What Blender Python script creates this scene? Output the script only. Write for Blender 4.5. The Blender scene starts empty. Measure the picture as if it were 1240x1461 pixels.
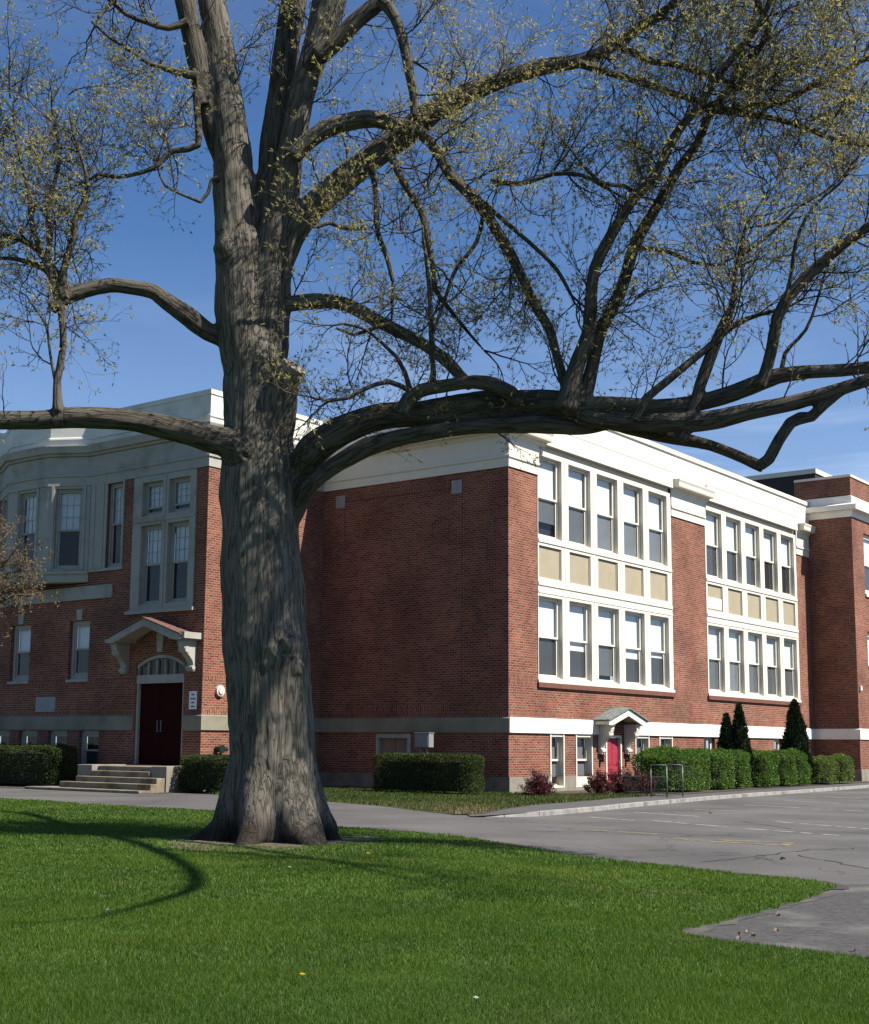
import bpy, bmesh, math, random
import numpy as np
from mathutils import Vector, Matrix, noise as mn
D=bpy.data; SC=bpy.context.scene; COL=SC.collection
random.seed(7); RNG=np.random.default_rng(11)
# ---------------- camera, world, sun, exposure ----------------
TH=0.65082                                  # angle of the building's long front to the view direction
dS=Vector((math.sin(TH),math.cos(TH),0)); dW=Vector((-math.cos(TH),math.sin(TH),0))
cd=D.cameras.new('camera'); cam=D.objects.new('camera',cd); COL.objects.link(cam); SC.camera=cam
cd.lens=47.275; cd.sensor_width=36; cd.shift_x=.0189; cd.shift_y=.03817; cd.clip_end=3000; cd.clip_start=.05
R_=(0.99996351,-0.00121498,0.00845623); U_=(-0.00854307,-0.14221302,0.98979921); F_=(0,0.98983533,0.14221821)
cam.matrix_world=Matrix(((R_[0],U_[0],-F_[0],0),(R_[1],U_[1],-F_[1],0),(R_[2],U_[2],-F_[2],1.6),(0,0,0,1)))
SUN_EL=math.radians(50); SUN_OFF=math.radians(14.0)
sh=dS*math.sin(SUN_OFF)-dW*math.cos(SUN_OFF)      # horizontal direction towards the sun
sd=Vector((sh.x*math.cos(SUN_EL),sh.y*math.cos(SUN_EL),math.sin(SUN_EL)))
sl=D.lights.new('sun','SUN'); sl.energy=5.0; sl.angle=math.radians(.53); sl.color=(1,.945,.85)
so=D.objects.new('sun',sl); COL.objects.link(so); so.rotation_euler=sd.to_track_quat('Z','Y').to_euler(); so.location=(20,0,40)
w=D.worlds.new('World'); SC.world=w; w.use_nodes=True; nt=w.node_tree; nt.nodes.clear()
def N(nt,t,**k):
    n=nt.nodes.new(t)
    for a,b in k.items(): setattr(n,a,b)
    return n
sky=N(nt,'ShaderNodeTexSky',sky_type='NISHITA',sun_disc=False,sun_elevation=SUN_EL,sun_rotation=math.atan2(sh.x,sh.y),altitude=50,air_density=1.0,dust_density=.6,ozone_density=4.0)
tc=N(nt,'ShaderNodeTexCoord'); mp=N(nt,'ShaderNodeMapping'); mp.inputs['Scale'].default_value=(1.2,1.2,4.5); mp.inputs['Rotation'].default_value=(0,.25,.4)
cn=N(nt,'ShaderNodeTexNoise'); cn.inputs['Scale'].default_value=2.6; cn.inputs['Detail'].default_value=8; cn.inputs['Roughness'].default_value=.62; cn.inputs['Distortion'].default_value=.6
cr=N(nt,'ShaderNodeValToRGB'); cr.color_ramp.elements[0].position=.5; cr.color_ramp.elements[1].position=.95
cr.color_ramp.elements[1].color=(.8,.8,.8,1)
mx=N(nt,'ShaderNodeMix',data_type='RGBA'); mx.inputs['B'].default_value=(13,14,16,1)
bg=N(nt,'ShaderNodeBackground'); bg.inputs['Strength'].default_value=.05
ow=N(nt,'ShaderNodeOutputWorld'); lk=nt.links.new
lk(tc.outputs['Generated'],mp.inputs['Vector']); lk(mp.outputs[0],cn.inputs['Vector']); lk(cn.outputs['Fac'],cr.inputs[0])
tn=N(nt,'ShaderNodeMix',data_type='RGBA',blend_type='MULTIPLY'); tn.inputs['Factor'].default_value=1; tn.inputs['B'].default_value=(.72,.96,1.2,1); lk(sky.outputs[0],tn.inputs['A'])
sx=N(nt,'ShaderNodeSeparateXYZ'); lk(tc.outputs['Generated'],sx.inputs[0]); mr=N(nt,'ShaderNodeMapRange'); mr.inputs['From Min'].default_value=.12; mr.inputs['From Max'].default_value=.3; mr.inputs['To Min'].default_value=1; mr.inputs['To Max'].default_value=.12; lk(sx.outputs['Z'],mr.inputs['Value'])
hz_=N(nt,'ShaderNodeMapRange'); hz_.inputs['From Min'].default_value=0; hz_.inputs['From Max'].default_value=.36; hz_.inputs['To Min'].default_value=.2; hz_.inputs['To Max'].default_value=0; lk(sx.outputs['Z'],hz_.inputs['Value'])
cm=N(nt,'ShaderNodeMath',operation='MULTIPLY'); lk(cr.outputs[0],cm.inputs[0]); lk(mr.outputs[0],cm.inputs[1]); ca=N(nt,'ShaderNodeMath',operation='ADD'); lk(cm.outputs[0],ca.inputs[0]); lk(hz_.outputs[0],ca.inputs[1]); lk(ca.outputs[0],mx.inputs['Factor']); lk(tn.outputs['Result'],mx.inputs['A']); lk(mx.outputs['Result'],bg.inputs[0]); lk(bg.outputs[0],ow.inputs[0])
SC.view_settings.view_transform='Standard'; SC.view_settings.look='None'; SC.view_settings.gamma=1; SC.view_settings.exposure=1.1
SC.cycles.max_bounces=6; SC.cycles.transparent_max_bounces=12; SC.cycles.caustics_reflective=False; SC.cycles.caustics_refractive=False
TREE=[('trunk',[(-2.31,22.7,-0.06,0.742),(-2.34,22.7,0.57,0.721),(-2.35,22.7,1.14,0.701),(-2.38,22.7,1.72,0.709),(-2.42,22.7,2.3,0.712),(-2.49,22.7,3,0.715),(-2.56,22.7,3.72,0.712),(-2.61,22.7,4.43,0.709),(-2.65,22.7,5.16,0.675),(-2.68,22.7,5.83,0.678),(-2.72,22.7,6.5,0.635),(-2.76,22.7,7.12,0.581),(-2.8,22.7,7.74,0.543),(-2.83,22.7,8.37,0.528),(-2.831,22.7,8.369,0.497),(-2.852,22.75,8.955,0.474),(-2.861,22.8,9.547,0.404),(-2.857,22.85,10.145,0.31),(-2.853,22.9,10.751,0.167)]),
('A2',[(-2.953,22.65,8.102,0.425),(-3.04,22.62,8.784,0.448),(-3.091,22.6,9.411,0.442),(-3.135,22.62,10.057,0.419),(-3.21,22.66,10.781,0.384),(-3.27,22.7,11.45,0.373),(-3.32,22.7,11.97,0.362),(-3.42,22.7,12.77,0.313),(-3.54,22.7,13.57,0.283),(-3.67,22.7,14.31,0.266),(-3.79,22.7,15.05,0.248),(-3.96,22.7,16.01,0.217),(-4.09,22.7,16.98,0.18),(-4.21,22.7,18.25,0.129)]),
('A1',[(-3.38,22.7,11.78,0.224),(-3.65,22.65,12.34,0.2),(-3.81,22.59,12.97,0.187),(-3.93,22.55,13.48,0.175),(-4.07,22.49,14.12,0.182),(-4.22,22.43,14.82,0.188),(-4.4,22.36,15.66,0.151),(-4.61,22.29,16.56,0.113),(-4.79,22.2,17.6,0.076)]),
('B',[(-2.765,22.85,9.436,0.31),(-2.721,22.82,10.33,0.297),(-2.663,22.8,11.104,0.262),(-2.62,22.78,11.88,0.238),(-2.62,22.81,12.29,0.226),(-2.56,22.84,12.84,0.221),(-2.51,22.87,13.26,0.222),(-2.41,22.93,14.24,0.236),(-2.3,22.98,15.16,0.251),(-2.18,23.05,16.39,0.208),(-2.11,23.12,17.72,0.158),(-1.98,23.2,19.07,0.093)]),
('C',[(-2.669,22.72,8.125,0.426),(-2.632,22.68,8.807,0.402),(-2.569,22.64,9.43,0.366),(-2.519,22.62,9.998,0.324),(-2.457,22.6,10.569,0.289),(-2.37,22.6,11.02,0.272),(-2.3,22.55,11.52,0.241),(-2.22,22.5,12.11,0.229),(-2.07,22.42,12.97,0.23),(-1.82,22.34,13.82,0.249),(-1.61,22.26,14.68,0.299),(-1.47,22.2,15.44,0.237),(-1.25,22.1,16.47,0.175),(-1.02,22,17.63,0.113)]),
('D',[(-2.51,22.7,9.84,0.296),(-2.23,22.63,10.45,0.259),(-1.88,22.57,10.91,0.247),(-1.31,22.48,11.41,0.234),(-0.77,22.41,11.84,0.234),(-0.26,22.34,12.19,0.234),(0.27,22.27,12.61,0.209),(0.9,22.19,12.92,0.172),(1.52,22.12,13.15,0.147),(2.14,22.05,13.33,0.141),(2.71,21.99,13.4,0.122),(3.19,21.93,13.56,0.104),(3.73,21.86,13.89,0.091),(4.28,21.79,14.27,0.079),(4.88,21.7,14.8,0.067),(5.6,21.6,15.4,0.049)]),
('E',[(-2.18,22.1,11.64,0.158),(-1.95,22.07,11.91,0.158),(-1.57,22.03,12.16,0.158),(-1.16,21.99,12.27,0.158),(-0.76,21.96,12.3,0.145),(-0.39,21.93,12.18,0.145),(-0.09,21.9,12.07,0.121)]),
('F',[(-1.79,22,13.45,0.171),(-1.47,21.96,13.71,0.159),(-1.09,21.9,14.1,0.147),(-0.66,21.84,14.44,0.134),(-0.18,21.77,14.93,0.11),(0.31,21.69,15.54,0.086),(0.85,21.6,16.28,0.061)]),
('G',[(-0.68,21.6,14.3,0.109),(-0.52,21.58,14.13,0.109),(-0.36,21.55,13.79,0.096),(-0.25,21.51,13.38,0.096),(-0.17,21.47,12.92,0.083),(-0.09,21.44,12.49,0.077),(-0.07,21.4,12.05,0.077)]),
('H',[(-2.89,22.7,9.13,0.172),(-2.57,22.64,9.15,0.153),(-2.3,22.58,9.17,0.14),(-1.75,22.46,9.19,0.134),(-1.26,22.36,9.11,0.121),(-0.72,22.23,8.79,0.114),(-0.31,22.14,8.56,0.107),(0.1,22.04,8.31,0.107),(0.5,21.93,7.99,0.106),(0.73,21.86,7.71,0.1),(0.91,21.8,7.51,0.093)]),
('I',[(-2.2,22.72,5.72,0.331),(-2.07,22.66,6.03,0.322),(-1.9,22.55,6.28,0.276),(-1.75,22.26,6.51,0.283),(-1.44,22.19,6.73,0.261),(-1.12,22.13,6.88,0.245),(-0.75,22.05,7.01,0.227),(-0.34,21.98,7.06,0.222),(0.07,21.9,7.06,0.221),(0.54,21.81,7.1,0.236),(1,21.73,7.15,0.246),(1.46,21.64,7.17,0.256),(1.91,21.55,7.16,0.244),(2.36,21.46,7.13,0.233),(2.68,21.4,7.01,0.179),(2.98,21.34,6.87,0.147),(3.36,21.26,6.76,0.146),(3.73,21.18,6.63,0.135),(4.07,21.11,6.53,0.124),(4.33,21.05,6.46,0.113),(4.69,20.98,6.36,0.087),(5.05,20.9,6.2,0.087),(5.33,20.84,6.05,0.092),(5.49,20.8,5.97,0.097)]),
('I2',[(-2.12,22.6,5.4,0.184),(-1.95,22.5,5.68,0.156),(-1.77,22.22,5.9,0.13),(-1.43,22.12,6.17,0.146),(-1.13,22.05,6.34,0.151),(-0.83,21.98,6.5,0.156),(-0.37,21.88,6.62,0.144),(0.07,21.78,6.69,0.133),(0.52,21.68,6.75,0.133),(0.97,21.58,6.78,0.132),(1.41,21.48,6.78,0.143),(1.84,21.39,6.78,0.153),(2.23,21.3,6.74,0.146),(2.56,21.22,6.7,0.135),(2.83,21.16,6.68,0.104),(3.09,21.1,6.71,0.083)]),
('J',[(-0.25,21.4,6.92,0.144),(-0.13,21.36,7.17,0.123),(0.07,21.33,7.31,0.113),(0.49,21.27,7.38,0.108),(0.93,21.21,7.43,0.113),(1.29,21.17,7.36,0.122),(1.51,21.13,7.24,0.122),(1.7,21.1,7.07,0.122)]),
('K1',[(2.36,20.9,6.95,0.179),(2.77,20.81,6.97,0.134),(3.27,20.7,6.95,0.116),(3.83,20.58,6.87,0.127),(4.43,20.45,6.92,0.137),(4.94,20.33,7.05,0.136),(5.32,20.24,7.2,0.141),(5.58,20.18,7.28,0.125),(6.04,20.07,7.32,0.108),(6.49,19.97,7.32,0.102),(6.99,19.85,7.35,0.096),(7.58,19.71,7.43,0.085),(8.17,19.56,7.64,0.063),(8.75,19.4,7.97,0.042)]),
('K2',[(2.61,20.9,6.84,0.156),(2.88,20.81,6.73,0.133),(3.44,20.63,6.64,0.138),(4,20.44,6.59,0.147),(4.53,20.26,6.59,0.157),(5.06,20.07,6.68,0.134),(5.58,19.89,6.75,0.117),(6.03,19.72,6.84,0.106),(6.41,19.58,6.94,0.1),(6.83,19.42,7.06,0.094),(7.38,19.2,7.2,0.072),(7.83,19,7.46,0.051)]),
('K3',[(5.27,20.2,5.87,0.091),(5.39,20.14,5.96,0.091),(5.53,20.03,6.24,0.091),(5.68,19.92,6.48,0.09),(5.82,19.87,6.54,0.096),(5.97,19.81,6.55,0.085),(6.14,19.72,6.72,0.084),(6.37,19.6,6.92,0.089)]),
('L',[(4.09,20.4,6.3,0.12),(4.19,20.39,6.48,0.098),(4.29,20.38,6.7,0.093),(4.42,20.36,7.18,0.093),(4.58,20.34,7.62,0.093),(4.74,20.33,8.02,0.082),(4.86,20.32,8.26,0.082),(4.92,20.31,8.4,0.055),(4.95,20.3,8.63,0.04),(4.99,20.29,8.91,0.037),(5.05,20.28,9.25,0.035),(5.17,20.26,9.71,0.031),(5.4,20.24,10.1,0.028),(5.67,20.22,10.52,0.022),(5.92,20.2,10.97,0.017)]),
('M',[(5.23,20,7.06,0.107),(5.32,19.97,7.24,0.096),(5.43,19.91,7.65,0.091),(5.51,19.84,8.11,0.091),(5.65,19.79,8.39,0.091),(5.93,19.73,8.7,0.091),(6.2,19.67,8.95,0.086),(6.48,19.61,9.19,0.08),(6.92,19.54,9.49,0.075),(7.48,19.44,9.79,0.064),(8.09,19.31,10.3,0.048),(8.5,19.2,10.92,0.032)]),
('N1',[(2.36,20.8,6.87,0.2),(2.44,20.76,7.19,0.161),(2.56,20.71,7.63,0.128),(2.72,20.66,8.06,0.117),(2.75,20.62,8.39,0.106),(2.77,20.58,8.76,0.095),(2.83,20.54,9.15,0.095),(2.99,20.49,9.49,0.095),(3.21,20.44,9.88,0.089),(3.47,20.39,10.29,0.084),(3.77,20.34,10.59,0.078),(3.99,20.28,11.06,0.073),(4.22,20.23,11.43,0.073),(4.49,20.19,11.73,0.067),(4.71,20.14,12.11,0.061),(4.9,20.1,12.36,0.061),(5.2,20.05,12.72,0.056),(5.46,19.99,13.11,0.05),(5.63,19.95,13.5,0.045),(5.87,19.87,14.18,0.034),(6.04,19.8,14.74,0.022)]),
('N2',[(2.59,20.9,6.93,0.168),(2.7,20.91,7.19,0.134),(2.83,20.93,7.69,0.101),(2.96,20.95,8.23,0.107),(3.16,20.96,8.62,0.108),(3.34,20.98,9.03,0.102),(3.53,21,9.66,0.097),(3.77,21.02,10.12,0.092),(4.01,21.04,10.54,0.086),(4.3,21.06,11.05,0.081),(4.63,21.08,11.51,0.075),(4.8,21.09,11.94,0.07),(5.05,21.11,12.27,0.064),(5.25,21.12,12.66,0.059),(5.42,21.14,13.05,0.053),(5.59,21.16,13.59,0.047),(5.72,21.17,14.11,0.041),(5.85,21.2,14.89,0.03)]),
('O',[(-0.02,21.7,11.97,0.12),(0.23,21.65,11.71,0.095),(0.56,21.55,11.09,0.095),(0.99,21.45,10.6,0.094),(1.38,21.34,9.93,0.093),(1.65,21.25,9.37,0.087),(1.84,21.18,8.9,0.08),(1.95,21.13,8.64,0.08),(2.14,21.07,8.3,0.08),(2.24,21.01,7.88,0.073),(2.34,20.95,7.48,0.079),(2.42,20.9,7.18,0.101)]),
('P',[(-0.62,21.8,11.78,0.084),(-0.46,21.77,11.5,0.066),(-0.25,21.72,11.04,0.065),(0.04,21.67,10.56,0.065),(0.16,21.62,10.03,0.059),(0.25,21.57,9.52,0.053),(0.3,21.53,9.1,0.047),(0.52,21.49,8.76,0.041),(0.81,21.45,8.38,0.035),(1.1,21.4,8.02,0.023)]),
('P2',[(0.25,21.3,7.41,0.069),(0.27,21.29,7.6,0.051),(0.25,21.28,7.95,0.048),(0.23,21.27,8.35,0.046),(0.2,21.25,8.95,0.041),(0.14,21.24,9.51,0.035),(0.07,21.22,10.1,0.025),(0.11,21.2,10.7,0.017)]),
('Q',[(-0.83,21.9,11.55,0.072),(-0.78,21.88,11.28,0.054),(-0.71,21.83,10.74,0.054),(-0.68,21.78,10.17,0.05),(-0.52,21.74,9.74,0.047),(-0.41,21.7,9.27,0.041)]),
('R2',[(2.66,21.2,12.96,0.082),(3.24,21.16,12.75,0.065),(3.79,21.12,12.56,0.059),(4.17,21.09,12.39,0.058),(4.56,21.07,12.27,0.058),(4.95,21.04,12.07,0.058),(5.41,21,12.1,0.058),(6,20.96,12.17,0.058),(6.43,20.93,12.41,0.058),(6.82,20.9,12.56,0.052),(7.09,20.88,12.72,0.052),(7.5,20.85,12.98,0.046),(8.13,20.8,13.29,0.035)]),
('S2',[(4.53,20.9,12.05,0.058),(4.71,20.87,11.99,0.052),(5.28,20.79,11.87,0.052),(5.84,20.71,11.75,0.046),(6.39,20.63,11.52,0.046),(6.75,20.57,11.33,0.04),(7.31,20.49,11.21,0.034),(7.9,20.4,11.26,0.022)]),
('T2',[(3.38,21.4,13.37,0.071),(3.6,21.37,13.25,0.065),(3.96,21.33,13.06,0.059),(4.3,21.3,13.01,0.059),(4.77,21.24,12.81,0.059),(5.16,21.2,12.65,0.047)]),
('Z1',[(3.39,20.3,6.59,0.054),(3.45,20.3,6.72,0.065),(3.59,20.29,6.96,0.065),(3.87,20.27,7.2,0.065),(4.2,20.26,7.48,0.06),(4.47,20.25,7.7,0.054),(4.75,20.24,7.95,0.049),(4.97,20.23,8.13,0.044),(5.35,20.21,8.28,0.033),(5.73,20.2,8.37,0.022)]),
('Z2',[(5.46,20.3,13.59,0.051),(5.68,20.4,13.22,0.046),(5.6,20.47,12.96,0.051),(5.28,20.6,12.54,0.046)]),
('Z3',[(1.19,21,10.77,0.046),(1.7,20.9,10.69,0.04),(2.2,20.79,10.81,0.04),(2.65,20.7,10.75,0.034),(3.08,20.6,10.47,0.028)]),
('Z4',[(0.87,21.1,10.61,0.04),(1.42,21.04,10.1,0.04),(1.93,20.98,9.61,0.034),(2.26,20.94,9.24,0.034),(2.48,20.9,8.81,0.028)]),
('Z5',[(1.1,21.5,10.47,0.035),(0.98,21.43,9.89,0.035),(0.63,21.34,9.37,0.035),(0.46,21.28,8.86,0.029),(0.28,21.2,8.3,0.029)]),
('Z6',[(3.51,20.6,10.41,0.039),(3.3,20.52,10.5,0.034),(2.92,20.4,10.48,0.034),(2.71,20.31,10.64,0.028),(2.48,20.2,10.86,0.022)]),
('Z7',[(5.56,19.6,8.28,0.037),(5.64,19.52,8.64,0.032),(5.7,19.43,9.11,0.03),(5.85,19.34,9.51,0.026),(6.1,19.26,9.81,0.024),(6.33,19.2,9.99,0.021)]),
('Z8',[(4.98,19.8,9.08,0.028),(5.25,19.73,9.27,0.028),(5.56,19.64,9.52,0.024),(5.81,19.56,9.77,0.021),(6.07,19.5,9.91,0.016)]),
('Z9',[(3.51,20.9,9.62,0.046),(3.75,20.96,9.62,0.034),(4.11,21.06,9.6,0.034),(4.54,21.19,9.47,0.03),(4.97,21.3,9.48,0.025)]),
('Z10',[(-0.27,21.4,8.31,0.04),(-0.45,21.36,8.44,0.035),(-0.75,21.31,8.33,0.032),(-1.03,21.25,8.21,0.029),(-1.32,21.2,8.31,0.023)]),
('Z11',[(-0.11,21.3,7.29,0.046),(-0.45,21.25,7.43,0.043),(-0.84,21.19,7.29,0.036),(-1.12,21.14,7.12,0.032),(-1.4,21.1,7.06,0.025)]),
('Z12',[(-0.1,21.4,7.34,0.046),(-0.2,21.36,7.64,0.04),(-0.34,21.33,7.88,0.034),(-0.57,21.29,8.09,0.029),(-0.86,21.24,8.31,0.025),(-1.2,21.2,8.38,0.023)]),
('Z13',[(-0.89,21.9,10.3,0.036),(-1.21,21.83,10.27,0.042),(-1.5,21.76,10.33,0.036),(-1.75,21.7,10.22,0.03)]),
('Z14',[(5.7,20.4,7.3,0.044),(5.75,20.36,7.69,0.033),(6.08,20.31,8.07,0.027),(6.25,20.26,8.51,0.022),(6.41,20.2,9.06,0.02)]),
('U',[(-2.99,22.7,8.37,0.244),(-3.33,22.63,8.56,0.189),(-3.64,22.56,8.66,0.17),(-3.97,22.48,8.91,0.17),(-4.31,22.41,9.13,0.158),(-4.54,22.35,9.29,0.139),(-4.98,22.27,9.35,0.127),(-5.3,22.2,9.35,0.126),(-5.71,22.12,9.22,0.126),(-5.96,22.07,9.1,0.131),(-6.09,22.03,8.96,0.119),(-6.21,22,8.85,0.101)]),
('V1',[(-5.99,22,9.02,0.107),(-6.1,22.03,9.37,0.096),(-6.37,22.07,9.76,0.066),(-6.67,22.1,10.06,0.054),(-7.19,22.15,10.22,0.042),(-7.82,22.2,10.36,0.03)]),
('V2',[(-5.96,22,9.05,0.095),(-6.02,21.96,9.52,0.066),(-5.86,21.92,10.09,0.066),(-5.84,21.89,10.42,0.054),(-5.71,21.87,10.71,0.045),(-5.65,21.85,11.01,0.042),(-5.74,21.81,11.42,0.036),(-5.91,21.77,11.9,0.03),(-6,21.74,12.39,0.024),(-6.09,21.7,12.89,0.018)]),
('V3',[(-6.08,22,8.99,0.071),(-6.27,21.97,9.54,0.06),(-6.46,21.94,9.96,0.054),(-6.6,21.91,10.45,0.048),(-6.67,21.89,10.94,0.042),(-6.81,21.86,11.43,0.036),(-6.92,21.83,11.92,0.029),(-7.03,21.8,12.54,0.022)]),
('V4',[(-6.05,22,9.24,0.071),(-6.37,22.1,9.58,0.054),(-6.76,22.19,9.77,0.048),(-7.15,22.27,9.85,0.036),(-7.74,22.4,9.84,0.024)]),
('V5',[(-6.34,22,9.71,0.048),(-6.3,22.07,10.2,0.048),(-6.4,22.14,10.73,0.042),(-6.3,22.22,11.28,0.037),(-6.28,22.3,11.83,0.031),(-6.47,22.4,12.59,0.025)]),
('W',[(-6.01,21.9,8.88,0.083),(-5.99,21.9,8.66,0.065),(-5.95,21.9,8.25,0.061),(-5.98,21.9,7.87,0.061),(-6.02,21.9,7.57,0.065),(-6,21.9,7.25,0.082),(-5.98,21.9,7.04,0.105)]),
('W2',[(-6.05,21.9,7.56,0.029),(-6.15,21.87,8.03,0.024),(-6.23,21.84,8.51,0.024),(-6.43,21.82,8.8,0.019),(-6.58,21.8,9.02,0.014)]),
('X',[(-2.88,22.4,6.43,0.357),(-3.2,22.36,6.64,0.262),(-3.49,22.32,6.7,0.238),(-3.87,22.27,6.8,0.214),(-4.36,22.21,6.89,0.196),(-4.86,22.15,6.97,0.183),(-5.34,22.1,6.99,0.183),(-5.83,22.04,6.98,0.182),(-6.31,21.98,6.92,0.164),(-6.94,21.9,6.89,0.158),(-7.51,21.83,6.9,0.128),(-8.3,21.73,7.13,0.105),(-9.1,21.62,7.63,0.075),(-9.79,21.5,8.31,0.046)]),
('Y1',[(-3.81,22.4,12.74,0.099),(-3.94,22.36,13.05,0.074),(-3.9,22.32,12.57,0.062),(-3.85,22.27,12.16,0.068),(-3.85,22.25,11.93,0.061),(-4.03,22.23,11.84,0.055),(-4.3,22.2,11.79,0.055),(-4.53,22.16,11.51,0.049),(-4.82,22.12,11.35,0.042),(-5.23,22.07,11.25,0.042),(-5.52,22.04,11.29,0.036),(-5.77,22,11.1,0.024)]),
('Y2',[(-3.91,22.3,13.22,0.111),(-4.1,22.26,13.25,0.074),(-4.35,22.21,13.3,0.062),(-4.71,22.14,13.37,0.049),(-5.07,22.06,13.58,0.039),(-5.43,21.98,13.79,0.031),(-5.73,21.9,14.03,0.024)]),
('Y3',[(-3.5,22.4,11.38,0.061),(-3.62,22.38,11.35,0.034),(-3.67,22.36,11.1,0.032),(-3.79,22.33,10.92,0.032),(-4.05,22.29,11.01,0.024),(-4.41,22.24,11.18,0.022),(-4.53,22.2,11.48,0.015)]),
('Y4',[(-4.1,22.2,14.22,0.074),(-4.43,22.13,14.04,0.056),(-4.78,22.05,14.1,0.049),(-5.14,21.98,14.21,0.039),(-5.5,21.88,14.48,0.031),(-5.85,21.8,14.63,0.024)]),
('Y5',[(-4.27,22.1,15.09,0.062),(-4.73,21.95,14.86,0.049),(-5.17,21.78,14.49,0.037),(-5.53,21.6,13.93,0.03)]),
('stub',[(-2.478,22.6,6.788,0.353),(-2.376,22.45,7.184,0.328),(-2.261,22.3,7.515,0.256),(-2.173,22.2,7.734,0.22),(-2.109,22.12,7.859,0.196)]),
('knob',[(-3.077,22.6,9.794,0.353),(-3.272,22.45,10.03,0.258),(-3.383,22.35,10.144,0.21),(-3.462,22.3,10.187,0.163)]),
('burl',[(-2.2,22.3,3.2,0.33),(-2.26,22.12,3.3,0.25)]),
('burl',[(-2.08,22.4,2.81,0.25),(-1.93,22.38,2.7,0.22)])]
LAWN_EDGE=[(-17.37,42.89),(-11.54,38.18),(-7.79,34.61),(-4.42,32.03),(-1.48,26.50),(0.39,24.63),(1.53,22.88),(2.64,21.03),(3.40,20.15),(4.17,18.97),(4.90,18.11),(5.20,17.71),(5.27,17.22),(5.16,16.78),(4.94,16.43),(4.40,15.56),(3.47,14.17),(2.54,12.81),(2.48,12.57),(2.74,12.09),(3.08,11.90),(3.42,11.63),(3.75,11.28),(4.37,10.66)]
KERB=[(1.32,31.00),(2.14,31.99),(3.08,33.22),(4.71,35.91),(6.70,39.52),(8.86,43.09),(11.36,47.04),(15.06,52.33),(19.88,59.48),(23.00,63.90)]
VERGE_FRONT=[(-2.70,38.32),(-1.29,36.38),(-0.52,34.91),(0.18,33.04),(0.99,31.70),(1.66,32.13),(2.32,34.67),(3.24,37.03),(5.74,41.31),(9.18,45.80)]
M1=[(4.25,33.09),(5.14,31.78)]
M2=[(5.78,35.72),(7.07,33.86)]
M3=[(7.72,37.59),(9.03,36.65)]
M4=[(9.89,40.81),(11.08,39.24)]
M5=[(12.05,44.27),(13.41,42.46)]
M6=[(14.54,48.37),(15.39,46.10)]
D1=[(5.55,31.78),(6.77,29.55)]
D2=[(7.06,28.98),(8.42,26.96)]
D3=[(8.44,31.79),(9.73,29.23)]
D4=[(11.24,38.42),(12.42,37.24)]
Y1=[(3.50,28.15),(4.83,26.91)]
Y2=[(4.88,25.73),(6.84,24.87)]
Y3=[(6.84,24.87),(6.53,24.15)]
Y4=[(6.53,24.15),(5.00,25.37)]
C1=[(4.32,20.59),(5.44,21.73)]
C2=[(5.44,21.73),(6.63,23.13)]
C3=[(6.63,23.13),(7.89,23.74)]
C4=[(7.67,31.82),(8.02,29.00)]
C5=[(8.02,29.00),(9.18,27.57)]
C6=[(2.23,27.10),(4.42,27.82)]
C7=[(4.42,27.82),(6.81,26.06)]
C8=[(6.21,22.08),(6.52,19.65)]
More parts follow.
